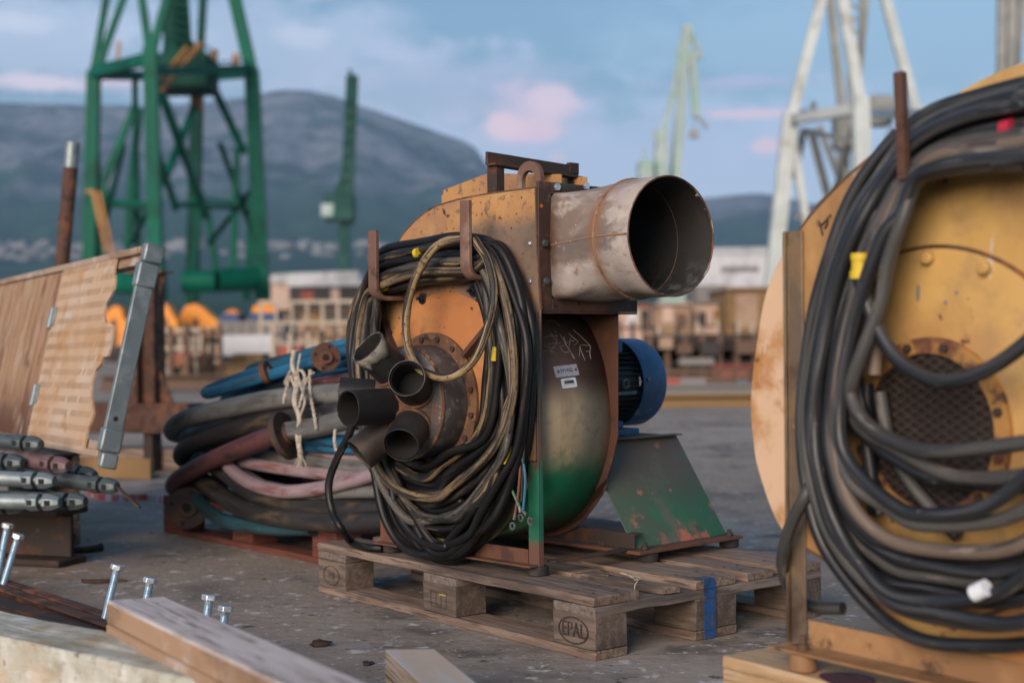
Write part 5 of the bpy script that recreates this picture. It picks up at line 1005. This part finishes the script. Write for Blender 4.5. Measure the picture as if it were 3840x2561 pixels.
gp('brace', [((312, 240, 70), (236, 425, 70), .3), ((345, 300, 62), (405, 480, 68), .26), ((360, 190, 64), (475, 500, 74), .30), ((485, 190, 74), (560, 350, 72), .30), ((470, 190, 74), (375, 420, 66), .30), ((460, 470, 76), (440, 640, 76), .3), ((475, 470, 76), (500, 640, 76), .3), ((240, 430, 70), (240, 640, 70), .3), ((300, 440, 74), (320, 250, 74), .35), ((300, 440, 74), (290, 640, 74), .35), ((380, 230, 66), (465, 455, 76), .26), ((545, 340, 72), (535, 640, 72), .3), ((440, 455, 78), (590, 470, 72), .2), ((370, 470, 64), (250, 462, 70), .2)])
k = MB(); k.cyl(at(420, 646, 69), at(497, 646, 69), .55, 20); k.cyl(at(502, 644, 69), at(592, 640, 70), .58, 20); k.build('sill_beam', m_cgreen, GC, off=gb)
k = MB(); k.cyl(at(190, 640, 69), at(262, 645, 68), .5, 20); k.cyl(at(262, 650, 68), at(330, 655, 66), .5, 20); k.build('sill_beam', m_cgreen, GC, off=gb)
for bx in (((222, 150, 70), (345, 122, 62)), ((345, 150, 62), (575, 140, 72)), ((400, 98, 69), (480, 108, 70))): gp('guard_rail', [(bx[0], bx[1], .07)] + [((bx[0][0] + (bx[1][0] - bx[0][0]) * q / 6, bx[0][1] + (bx[1][1] - bx[0][1]) * q / 6, bx[0][2] + (bx[1][2] - bx[0][2]) * q / 6), (bx[0][0] + (bx[1][0] - bx[0][0]) * q / 6, bx[0][1] + (bx[1][1] - bx[0][1]) * q / 6 + 18, bx[0][2] + (bx[1][2] - bx[0][2]) * q / 6), .06) for q in range(7)], m_cdark)
gp('brace', [((285, 330, 69), (222, 590, 70), .2), ((300, 560, 66), (352, 460, 62), .2), ((480, 560, 76), (590, 420, 72), .2), ((505, 330, 74), (590, 560, 72), .22), ((405, 470, 70), (560, 478, 72), .24), ((250, 470, 70), (350, 480, 62), .24), ((310, 180, 68), (318, 640, 70), .3)], m_cdark)
gp('ladder', [((352, 205, 64), (430, 110, 68), .16), ((372, 208, 64), (465, 100, 68), .16), ((352, 200, 64), (460, 98, 68), .08)], m_ladder); gp('ladder', [((198, 440, 69), (218, 440, 69), .16), ((215, 440, 69), (246, 580, 69), .2), ((228, 440, 69), (262, 590, 69), .14)], m_ladder)
for q__ in (((450, 215, 72), (455, 255, 72), .45), ((270, 150, 70), (273, 95, 70), .14), ((540, 150, 72), (542, 125, 72), .3), ((490, 150, 72), (493, 115, 72), .3)): gp('deck_fitting', [q__], m_ladder)
k = MB()
for (x, y, Y) in ((192, 690, 70), (362, 690, 62), (604, 690, 72), (441, 690, 80)): p = at(x, y, Y); k.bar(p, (p.x, p.y, .9), .5, .5)
k.build('leg_foot', m_cdark, GC, off=gb)
xr0 = random.Random(77)
for (x0, x1, y0, y1, Y, lb) in ((236, 300, 688, 752, 61, 'orange bogie half hidden by the deck panel'), (356, 414, 683, 752, 58, 'orange bogie under the middle green leg'), (404, 506, 685, 752, 60, 'widest bright orange bogie of the crane'), (498, 566, 698, 745, 68, 'dull orange bogie between the bright ones'), (560, 676, 685, 752, 64, 'orange bogie under the right green leg')):
    a, b = at(x0, y0, Y), at(x1, y1, Y); a.z -= .25; t = thing('crane_bogie', lb, 'crane bogie', ((a.x + b.x) / 2, a.y, 0), 0, 'orange crane bogies')
    w = (b.x - a.x) / 2; h = a.z; k = MB(); pf = []
    for i in range(13): q__ = math.pi * i / 12; pass
    sk = xr0.uniform(-.25, .25); pf = [(w, h * .70), (w * .72, h * .78), (w * (.45 + sk), h * .93), (w * (.1 + sk), h), (w * (-.35 + sk), h * .96), (-w * .62, h * .84), (-w * .8, h * .66), (-w, h * .6)]
    k.prism([(w, .5)] + pf + [(-w, .5)], lambda a_, b_, c_: (a_, c_, b_), -.5, .5); k.build('hood', m_orange, t, .03)
    for sx in (-.5, .5): k = MB(); k.cyl((sx * w, -.55, .35), (sx * w, .55, .35), .34, 20); k.build('wheel', m_black, t)
    k = MB(); k.box((-.12, -.52, .55), (.12, -.503, h * .75)); k.box((-w * .8, -.515, h * .35), (-w * .3, -.503, h * .6)); k.build('hatch', m_brown, t)
# slim dark green crane far off
b3 = at(795, 783, 190); b3.z = 0; C3 = crane('tower_crane', 'slim dark green crane far off before the ridge', b3)
k = MB(); strut(k, (790, 783, 190), (790, 520, 190), 1.3); k.build('tower', m_cfar, C3, off=b3)
k = MB(); strut(k, (795, 520, 190), (809, 175, 190), 1.5); strut(k, (783, 480, 190), (805, 230, 190), .7); strut(k, (806, 180, 190), (812, 178, 190), 2.0)
for i in range(9): strut(k, (786 + 2 * i, 480 - 30 * i, 189), (798 + 1.2 * i, 465 - 30 * i, 191), .5)
k.build('jib', m_cfar, C3, off=b3)
k = MB(); a = at(775, 470, 190); k.box((a.x - 1.6, a.y - 2, a.z - 2.2), (a.x + 2.2, a.y + 2, a.z + 1.2)); k.bar(at(765, 470, 190), at(800, 380, 190), .9); k.build('machinery_house', m_cfar, C3, off=b3)
k = MB(); a = at(753, 484, 188); k.box((a.x - .9, a.y - .5, a.z - .9), (a.x + .9, a.y + .5, a.z + .9)); k.build('cab', m_cmint, C3, .25, off=b3)
# mint crane
b4 = at(1550, 783, 120); b4.z = 0; C4 = crane('level_luffing_crane', 'pale mint green crane rising behind the outlet duct', b4)
k = MB(); strut(k, (1548, 470, 120), (1567, 190, 120), .85, .75); strut(k, (1520, 300, 120), (1552, 200, 120), .35); strut(k, (1566, 195, 120), (1578, 60, 120), .8); strut(k, (1598, 270, 120), (1590, 130, 120), .6); strut(k, (1560, 128, 120), (1612, 128, 120), .6); strut(k, (1610, 128, 120), (1577, 60, 120), .35); strut(k, (1556, 128, 120), (1577, 60, 120), .35); strut(k, (1523, 310, 120), (1560, 130, 120), .3); strut(k, (1536, 470, 121), (1560, 200, 121), .3); strut(k, (1566, 195, 120), (1592, 130, 120), .25)
for i in range(9): strut(k, (1537 + 2.6 * i, 460 - 29 * i, 121), (1550 + 2.1 * i, 446 - 29 * i, 120), .16)
k.build('jib', m_cmint, C4, off=b4)
k = MB(); strut(k, (1550, 783, 120), (1540, 440, 120), 2.4, 2.4); k.build('tower', m_cmint, C4, off=b4)
k = MB(); a = at(1495, 380, 120); k.box((a.x - 1.1, a.y - 1.5, a.z - 3), (a.x + .1, a.y + 1.5, a.z + .3)); k.box((a.x + .3, a.y - 1.0, a.z - 3), (a.x + 1.2, a.y + 1.0, a.z + 1.2)); b = at(1519, 345, 120); k.box((b.x - .5, b.y - 1.2, b.z - 5), (b.x + .45, b.y + 1.2, b.z + 1.6)); strut(k, (1500, 300, 120), (1530, 420, 120), .25); strut(k, (1478, 372, 120), (1478, 335, 120), .15); k.build('machinery_house', m_cmint, C4, .1, off=b4)
k = MB(); strut(k, (1597, 265, 120), (1625, 295, 120), .22); strut(k, (1592, 300, 120), (1595, 318, 120), .7); strut(k, (1592, 295, 120), (1600, 180, 120), .08); k.build('hook_block', m_cgrey, C4, off=b4)
# white portal crane
b5 = at(1930, 783, 62); b5.z = 0; C5 = crane('portal_crane', 'rust streaked white portal crane behind the yellow fan', b5)
def wp(nm, items, m_=m_cwhite):
    k = MB()
    for it in items: strut(k, *it)
    return k.build(nm, m_, C5, off=b5)
wp('leg', [((1772, 660, 60), (1815, 262, 60), .62, .6), ((1815, 275, 60), (1893, -30, 60), .42), ((1772, 783, 60), (1772, 650, 60), .6, .6), ((1852, 520, 60), (1818, 310, 60), .42, .3)])
wp('leg', [((1990, 783, 54), (1975, 225, 54), .58, .6), ((1974, 240, 54), (1930, -30, 54), .40)])
wp('leg', [((2112, 783, 64), (2105, 250, 64), .6, .6), ((2104, 260, 64), (2025, -30, 64), .42)])
wp('leg', [((1935, 783, 72), (1930, 240, 72), .36, .36), ((1931, 240, 72), (1903, -30, 72), .36), ((1965, 240, 66), (1990, -30, 66), .3)], m_cgrey)
wp('platform', [((1818, 275, 60), (1972, 250, 54), .50, .4), ((1975, 262, 54), (2105, 262, 64), .4), ((1822, 262, 60), (1930, 258, 72), .34), ((1930, 258, 72), (2104, 258, 64), .34)])
wp('brace', [((1800, 420, 60), (1852, 300, 62), .16), ((1985, 420, 55), (2050, 300, 60), .2), ((2050, 300, 60), (2108, 430, 64), .2), ((1830, 500, 60), (1935, 440, 70), .16), ((1975, 330, 54), (1850, 300, 62), .16), ((1862, 300, 64), (1905, 470, 66), .28), ((1880, 290, 68), (1925, 405, 68), .26), ((1960, 290, 62), (1912, 470, 66), .28), ((1845, 300, 62), (1822, 405, 60), .28), ((1925, 400, 68), (2000, 410, 62), .26)], m_cgrey)
k = MB(); a = at(1940, 262, 64); k.box((a.x - .5, a.y - .5, a.z - 1.6), (a.x + .5, a.y + .5, a.z + .2)); strut(k, (1948, 250, 63), (1950, -30, 63), .12); strut(k, (1974, 250, 64), (1976, -30, 64), .12); k.cyl(at(1938, 262, 64), at(1946, 470, 64), .16, 10)
for i in range(9): strut(k, (1948, 28 * i - 20, 63), (1978, 28 * i - 4, 63), .1)
k.build('slewing_mast', m_cgrey, C5, off=b5)
k = MB(); a = at(2005, 252, 60); k.box((a.x - .4, a.y - .5, a.z - .7), (a.x + .7, a.y + .5, a.z + .1)); k.build('winch_house', m_cgrey, C5, .04, off=b5)
k = MB(); strut(k, (1868, 262, 62), (1868, 235, 62), .2); k.build('deck_fitting', m_cgrey, C5, off=b5)
k = MB(); a = at(1998, 238, 60.4); k.cyl(a, a + V((1.0, 0, 0)), .35, 14); k.build('winch_drum', m_cgrey, C5, .04, off=b5)
b6 = at(2312, 783, 75); b6.z = 0; C6 = crane('tower_crane', 'grey white crane mast cut by the right photo edge above the black cables', b6)
k = MB(); strut(k, (2290, 783, 75), (2300, -30, 75), .40); strut(k, (2312, 783, 75), (2322, -30, 75), .40); strut(k, (2328, 150, 76), (2345, -30, 76), .5); strut(k, (2318, -30, 76), (2340, 150, 76), .2)
for i in range(30): strut(k, (2291 + .35 * i, 760 - 27 * i, 75), (2313 + .35 * i, 745 - 27 * i, 75), .12)
k.build('mast', m_cgrey, C6, off=b6)
k = MB(); strut(k, (2334, 165, 76), (2334, 178, 76), .25); strut(k, (2334, 100, 76), (2334, 170, 76), .05); k.build('hook_block', m_black, C6, off=b6)
# ================================================================== YARD CLUTTER BETWEEN 12 AND 180 m
def rect(x0, y0, x1, y1, Y):
    a, b = at(x0, y0, Y), at(x1, y1, Y); return a.x, b.x, b.z, a.z, (a.y + b.y) / 2
def house(name, label, cat, x0, y0, x1, y1, Y, dp, mw_, mr_=None, wins=(), ground=True, group=None, ribs=0, roof=.0):
    xa, xb, zb_, zt_, yy = rect(x0, y0, x1, y1, Y)
    if ground: zb_ = .001
    c = ((xa + xb) / 2, yy, 0); t = thing(name, label, cat, c, 0, group); w = (xb - xa) / 2
    k = MB(); k.box((-w, 0, zb_), (w, dp, zt_))
    if ribs:
        for i in range(ribs + 1): xx = -w + 2 * w * i / ribs; k.box((xx - .03, -.035, zb_ + .05), (xx + .03, -.001, zt_ - .05))
    k.build('wall', mw_, t)
    if mr_:
        k = MB(); k.prism([(-w - .1, zt_ + .002), (w + .1, zt_ + .002), (w * .92, zt_ + roof + .06), (-w * .95, zt_ + roof * .85 + .06)], lambda a, b, q__: (a, q__, b), -.2, dp + .2); k.build('roof', mr_, t)
    for (a0, b0, a1, b1, m_) in wins:
        X0, X1, Z0, Z1, _ = rect(a0, b0, a1, b1, Y); fr_ = MB(); fr_.box((X0 - c[0], -.06, Z0), (X1 - c[0], -.037 if ribs else -.001, Z1)); fr_.build('window' if m_ is m_win else 'panel', m_, t)
    return t
def railing(label, x0, x1, ys, Y, n, m_, dp=.0, group='guard railings in the yard'):
    t = thing('guard_railing', label, 'railing', (at(x0, 783, Y).x, Y, 0), 0, group); X1 = at(x1, 783, Y).x - at(x0, 783, Y).x; zs = [at(x0, y, Y).z for y in ys]
    for i in range(n): k = MB(); xx = X1 * i / (n - 1); k.box((xx - .03, -.03, .001), (xx + .03, .03, zs[0] - .03)); k.build('post', m_, t)
    for z in zs: k = MB(); k.box((-.05, -.065, z - .035), (X1 + .05, -.031, z + .035)); k.build('rail', m_, t)
    return t
def ibeam(label, x0, x1, y0, y1, Y, m_, cat='steel beam'):
    xa, xb, zb_, zt_, yy = rect(x0, y0, x1, y1, Y); o = MB(); zb_ = max(zb_, .001)
    o.box((0, 0, zb_), (xb - xa, .25, zb_ + .03)); o.box((0, 0, zt_ - .03), (xb - xa, .25, zt_)); o.box((0, .11, zb_ + .03), (xb - xa, .14, zt_ - .03)); o.box((0, .02, zb_ + .031), (xb - xa, .03, zb_ + (zt_ - zb_) * .55))
    b = o.build('steel_beam', m_, None); b.location = (xa, yy, 0); return tag(b, label, cat, 'steel beams lying in the yard')
ibeam('long brown steel beam lying at the far edge of the yard, left of the hoses', 230, 860, 862, 892, 21.5, m_brown)
ibeam('ochre beam lying behind the long brown one', 340, 640, 838, 858, 25, m_och)
ibeam('brown steel beam on the ground between the blue motor and the yellow fan', 1500, 1800, 906, 936, 15.2, m_och)
ibeam('pale grey beam resting behind the brown one at the blue motor', 1500, 1800, 884, 902, 17.5, m_greyw)
ibeam('dark red beam under the dark steel heap on the right', 1640, 1800, 838, 862, 27, m_red)
railing('pale railing left of the white sheet, behind the rusty post', 366, 486, (758, 800), 26, 6, m_paler)
railing('pale pink railing with three rails, left of the cables of the orange fan', 600, 812, (694, 742, 790), 28, 7, m_paler)
railing('low rusty railing in front of the dark steel heap', 1500, 1760, (852, 868), 22, 8, m_brown)
house('sheet_panel', 'white sheet hung on the yard racks between the railings', 'panel', 508, 770, 622, 815, 27, .1, m_white, None, (), False)
house('steel_crate', 'grey steel crate behind the white sheet', 'crate', 500, 738, 650, 800, 30, 2, m_greyw, ribs=6)
house('steel_crate', 'ochre steel crate under the white sheet', 'crate', 535, 812, 600, 850, 26, 1.0, m_och, ribs=3)
house('steel_crate', 'tan crate right of the white sheet', 'crate', 640, 786, 700, 850, 29, 1.5, m_tanw, ribs=3)
house('steel_crate', 'pinkish crate behind the rope knot', 'crate', 705, 790, 745, 850, 29, 1.5, m_pinkw, ribs=3)
house('steel_crate', 'brown crate left of the fan cables', 'crate', 750, 775, 815, 850, 29, 1.5, m_brown, ribs=3)
house('steel_crate', 'dark crate behind the pale railing', 'crate', 400, 772, 470, 842, 29, 1.5, m_black, ribs=4)
house('steel_crate', 'red brown crate at the foot of the pale railing', 'crate', 395, 812, 460, 846, 25.5, 1, m_red, ribs=4)
house('steel_crate', 'tan crate between rusty post and pale railing', 'crate', 468, 790, 505, 848, 28, 1, m_tanw, ribs=2)
house('tarp_bundle', 'small blue tarp bundle on the grey crate, left of the other', 'tarp', 505, 720, 548, 739, 30.2, .8, m_navy, None, (), False)
house('tarp_bundle', 'larger dark blue tarp bundle on the grey crate', 'tarp', 572, 718, 638, 739, 30.2, .8, m_navy, None, (), False)
house('site_cabin', 'pinkish site cabin with two windows behind the three rail railing', 'cabin', 640, 716, 812, 800, 36, 3, m_tanw, m_brown, ((660, 722, 690, 742, m_win), (742, 722, 800, 745, m_win), (700, 712, 730, 760, m_och)), ribs=0)
house('shed', 'white roofed shed beyond the cabin left of the orange fan', 'shed', 664, 658, 830, 720, 95, 12, m_black, m_white, ((690, 668, 720, 690, m_red), (760, 664, 780, 690, m_pinkw)), roof=.95)
house('shed', 'small pinkish shed left of the white roofed one', 'shed', 622, 650, 668, 700, 100, 8, m_pinkw, m_roof, (), roof=.6)
house('warehouse', 'long white warehouse between outlet duct and white crane', 'building', 1560, 585, 1900, 700, 170, 20, m_white, m_roof, ((1655, 613, 1742, 624, m_greyw),), roof=.8)
house('cargo_container', 'pinkish white container right of the outlet flange', 'container', 1424, 704, 1500, 790, 46, 4, m_pinkw, m_red, ((1440, 715, 1462, 745, m_white), (1470, 712, 1490, 760, m_win)), ribs=8, group='containers behind the dark steel heap')
house('cargo_container', 'tan container with a bright door below the duct mouth', 'container', 1506, 700, 1584, 790, 44, 4, m_tanw, m_pinkw, ((1520, 706, 1545, 740, m_pinkw), (1552, 720, 1574, 752, m_brown)), ribs=8, group='containers behind the dark steel heap')
house('cargo_container', 'grey pink container with dark doorway below the duct mouth', 'container', 1590, 696, 1664, 790, 45, 4, m_pinkw, m_greyw, ((1604, 716, 1620, 748, m_win), (1636, 712, 1656, 742, m_och)), ribs=8, group='containers behind the dark steel heap')
house('cargo_container', 'ochre container nearest the yellow fan', 'container', 1670, 664, 1800, 790, 43, 4, m_och, m_tanw, ((1688, 676, 1740, 752, m_tanw),), ribs=8, group='containers behind the dark steel heap')
house('steel_crate', 'pale grey crate stacked behind the containers', 'crate', 1600, 655, 1668, 700, 60, 4, m_greyw, None, (), ribs=5)
xr = random.Random(14)
hp_ = at(1620, 783, 29); HEAP = thing('steel_block_section', 'dark heap like ship block section behind the blue motor', 'steel block', (hp_.x, hp_.y, 0))
k = MB(); xa, xb, zb_, zt_, yy = rect(1490, 768, 1810, 862, 29)
k.box((xa - hp_.x, .9, .001), (xb - hp_.x, 1.2, zt_)); k.build('bulkhead', m_black, HEAP)
k = MB()
for i in range(9): u = xa - hp_.x + (xb - xa) * i / 8; k.box((u - .05, -.2, .001), (u + .05, .898, zt_ - .03 * (i % 3)))
k.build('rib', m_brown, HEAP)
k = MB()
for z_ in (.28, .62): k.box((xa - hp_.x, -.18, zt_ * z_), (xb - hp_.x, .897, zt_ * z_ + .04))
k.build('shelf', m_black, HEAP)
for (x0, y0, x1, y1, m_, lb) in ((1555, 790, 1590, 812, m_brown, 'brown scrap box on the dark section, left one'), (1560, 822, 1640, 838, m_greyw, 'pale grey plate leaning on the dark section'), (1610, 785, 1650, 815, m_black, 'black box in the middle of the dark section'), (1690, 782, 1745, 812, m_brown, 'brown scrap box on the dark section, near the yellow fan'), (1515, 775, 1545, 800, m_tanw, 'tan scrap box at the left end of the dark section')):
    house('scrap_box', lb, 'scrap', x0, y0, x1, y1, 28.6, .3, m_, None, (), False)
rk = random.Random(31)
def rack(x0, x1, ytop, Y, label):
    xa, xb = at(x0, 783, Y).x, at(x1, 783, Y).x; zt = at((x0 + x1) / 2, ytop, Y).z; w = xb - xa
    t = thing('steel_rack', label, 'rack', ((xa + xb) / 2, Y, 0), rk.uniform(-.12, .12), 'rusty steel racks across the yard'); n = rk.choice((3, 4, 5))
    for i in range(n): k = MB(); u = -w / 2 + w * i / (n - 1); k.box((u - .035, -.035, .001), (u + .035, .035, zt * rk.uniform(.86, 1.06))); k.build('post', rk.choice((m_brown, m_brown, m_black, m_paler)), t)
    for z in (.42, .83): k = MB(); k.box((-w / 2, .036, zt * z), (w / 2, .6, zt * z + .05)); k.build('shelf', rk.choice((m_brown, m_black, m_och)), t)
    u = -w / 2 + .05
    while u < w / 2 - .25:
        q = rk.uniform(.15, .55); z = rk.choice((.0, .42, .42, .83)); h = zt * rk.uniform(.12, .34)
        k = MB(); k.box((u, .08, zt * z + (.052 if z else .001)), (min(u + q, w / 2), .5, zt * z + .052 + h)); k.build('scrap_piece', rk.choice((m_brown, m_greyw, m_tanw, m_pinkw, m_black, m_och, m_red)), t); u += q + rk.uniform(.02, .25)
    return t
rack(355, 430, 748, 24, 'low rusty rack right of the rusty post, loaded with scrap'); rack(432, 506, 742, 25, 'rusty rack with scrap left of the white sheet'); rack(626, 706, 748, 25.5, 'rusty rack right of the white sheet, behind the rope knot'); rack(708, 800, 752, 25, 'rusty rack just left of the orange fan cables')
rack(1424, 1510, 735, 33, 'rusty rack directly right of the fan outlet flange'); rack(1512, 1600, 742, 32, 'rusty rack below the duct mouth with scrap on two shelves'); rack(1604, 1690, 730, 33, 'rusty rack right of the duct mouth in front of the containers'); rack(1694, 1790, 738, 32, 'rusty rack nearest the rim of the yellow fan')
BR_ = thing('barrier', 'low barrier board with faded red and grey fields behind the blue motor', 'barrier', (at(1500, 783, 20).x, 20, 0))
zA, zB = at(1500, 888, 20).z, at(1500, 868, 20).z; zA = max(zA, .05); zB = zA + .12
for i in range(3): k = MB(); k.box((i * .37, 0, zA), (i * .37 + .368, .03, zB)); k.build('stripe_board', (m_red, m_greyw, m_brown)[i], BR_)
k = MB(); [k.box((u, .031, .001), (u + .05, .08, zB)) for u in (.1, 1.0)]; k.build('post', m_greyw, BR_)
lump(1715, 893, .1, 'pinkish white lump on the grey beam by the yellow fan', m_pinkw)
# ================================================================== HAZE, SKY, SUN, CAMERA
mh = bpy.data.materials.new('air'); mh.use_nodes = True; nt = mh.node_tree
for n in list(nt.nodes): nt.nodes.remove(n)
o_ = nt.nodes.new('ShaderNodeOutputMaterial'); pv_ = nt.nodes.new('ShaderNodeVolumePrincipled'); nt.links.new(pv_.outputs[0], o_.inputs['Volume'])
pv_.inputs['Color'].default_value = (.42, .68, 1.0, 1); pv_.inputs['Density'].default_value = HAZE; pv_.inputs['Anisotropy'].default_value = .0
hz = MB(); hz.box((-7000, -1500, -500), (7000, 6500, 1150)); o = hz.build('haze', mh, smooth=0); tag(o, 'pale blue air between the yard and the ridge', 'haze', kind='stuff')
W = bpy.data.worlds.new('World'); SC.world = W; W.use_nodes = True; nt = W.node_tree; N = nt.nodes; K = nt.links
for n in list(N): N.remove(n)
wo = N.new('ShaderNodeOutputWorld'); bg = N.new('ShaderNodeBackground'); K.new(bg.outputs[0], wo.inputs[0]); bg.inputs[1].default_value = SKY_STR
sky = N.new('ShaderNodeTexSky'); sky.sky_type = 'NISHITA'; sky.sun_disc = False
sky.sun_elevation = R(SUN_EL); sky.sun_rotation = R(SUN_AZ); sky.altitude = 10; sky.air_density = 1.0; sky.dust_density = DUST; sky.ozone_density = OZONE
tc = N.new('ShaderNodeTexCoord'); sp_ = N.new('ShaderNodeSeparateXYZ'); K.new(tc.outputs['Generated'], sp_.inputs[0])
def mth(op, a, b=None, c=None):
    n = N.new('ShaderNodeMath'); n.operation = op
    for i, x in enumerate((a, b, c)):
        if x is None: continue
        if isinstance(x, (int, float)): n.inputs[i].default_value = x
        else: K.new(x, n.inputs[i])
    return n.outputs[0]
az = mth('ARCTAN2', sp_.outputs[0], sp_.outputs[1]); el = mth('ARCSINE', sp_.outputs[2])
cx = N.new('ShaderNodeCombineXYZ'); K.new(az, cx.inputs[0]); K.new(mth('MULTIPLY', el, 1.7), cx.inputs[1])
def wn(s, off, det=6):
    mp = N.new('ShaderNodeMapping'); mp.inputs['Location'].default_value = (off, off * 1.3, 0); K.new(cx.outputs[0], mp.inputs[0])
    n = N.new('ShaderNodeTexNoise'); n.inputs['Scale'].default_value = s; n.inputs['Detail'].default_value = det; n.inputs['Roughness'].default_value = .55; K.new(mp.outputs[0], n.inputs['Vector']); return n.outputs['Fac']
def wmr(v, lo, hi, a=0.0, b=1.0):
    n = N.new('ShaderNodeMapRange'); n.interpolation_type = 'SMOOTHSTEP'; K.new(v, n.inputs[0])
    for i, x in enumerate((lo, hi, a, b)): n.inputs[i + 1].default_value = x
    return n.outputs[0]
hs_ = N.new('ShaderNodeMix'); hs_.data_type = 'RGBA'; hs_.blend_type = 'MULTIPLY'; hs_.inputs[0].default_value = 1; K.new(sky.outputs[0], hs_.inputs[6]); hs_.inputs[7].default_value = (*SKY_TINT, 1); col = hs_.outputs[2]
n1, n2 = wn(17, .3), wn(42, 2.1); nn2 = mth('MULTIPLY_ADD', n2, .45, mth('MULTIPLY', n1, .9))
def cloud(x, y, wx, wy, k_, c, soft=.9):
    global col
    A = (x - 1175.5) * .0003062; E = (783 - y) * .0003062
    da = mth('DIVIDE', mth('SUBTRACT', az, A), wx * .0003062); de = mth('DIVIDE', mth('SUBTRACT', el, E), wy * .0003062)
    d = mth('SQRT', mth('ADD', mth('MULTIPLY', da, da), mth('MULTIPLY', de, de)))
    v = mth('SUBTRACT', mth('MULTIPLY', nn2, 1.9), d)          # ragged by the noise
    f = mth('MULTIPLY', wmr(v, .35 - soft * .5, .35 + soft * .5), k_)
    n = N.new('ShaderNodeMix'); n.data_type = 'RGBA'; K.new(f, n.inputs[0]); K.new(col, n.inputs[6]); n.inputs[7].default_value = (*[q__ * 1.22 / SKY_STR for q__ in c], 1); col = n.outputs[2]
for c in CLOUDS: cloud(*c)
K.new(col, bg.inputs[0])
sd = V((math.sin(R(SUN_AZ)) * math.cos(R(SUN_EL)), math.cos(R(SUN_AZ)) * math.cos(R(SUN_EL)), math.sin(R(SUN_EL))))
sl = bpy.data.lights.new('sun', 'SUN'); sl.energy = SUN_STR; sl.angle = R(SUN_ANG); sl.color = SUN_COL; so = bpy.data.objects.new('sun', sl); COL.objects.link(so)
so.rotation_euler = (-sd).to_track_quat('-Z', 'Y').to_euler()
cd = bpy.data.cameras.new('camera'); cd.lens = 50.0; cd.sensor_width = 36; cd.sensor_fit = 'HORIZONTAL'; cd.clip_start = .05; cd.clip_end = 30000
co = bpy.data.objects.new('camera', cd); COL.objects.link(co); B = -FW
co.matrix_world = Matrix(((RT.x, UP.x, B.x, CAM.x), (RT.y, UP.y, B.y, CAM.y), (RT.z, UP.z, B.z, CAM.z), (0, 0, 0, 1)))
cd.dof.use_dof = True; cd.dof.focus_distance = 3.42; cd.dof.aperture_fstop = FSTOP
SC.camera = co
SC.view_settings.view_transform = 'Standard'; SC.view_settings.look = 'None'; SC.view_settings.exposure = EXPO; SC.view_settings.gamma = 1
SC.cycles.use_denoising = True
try: SC.cycles.denoiser = 'OPENIMAGEDENOISE'
except Exception: pass
SC.cycles.max_bounces = 6; SC.cycles.volume_bounces = 0; SC.cycles.caustics_reflective = False; SC.cycles.caustics_refractive = False
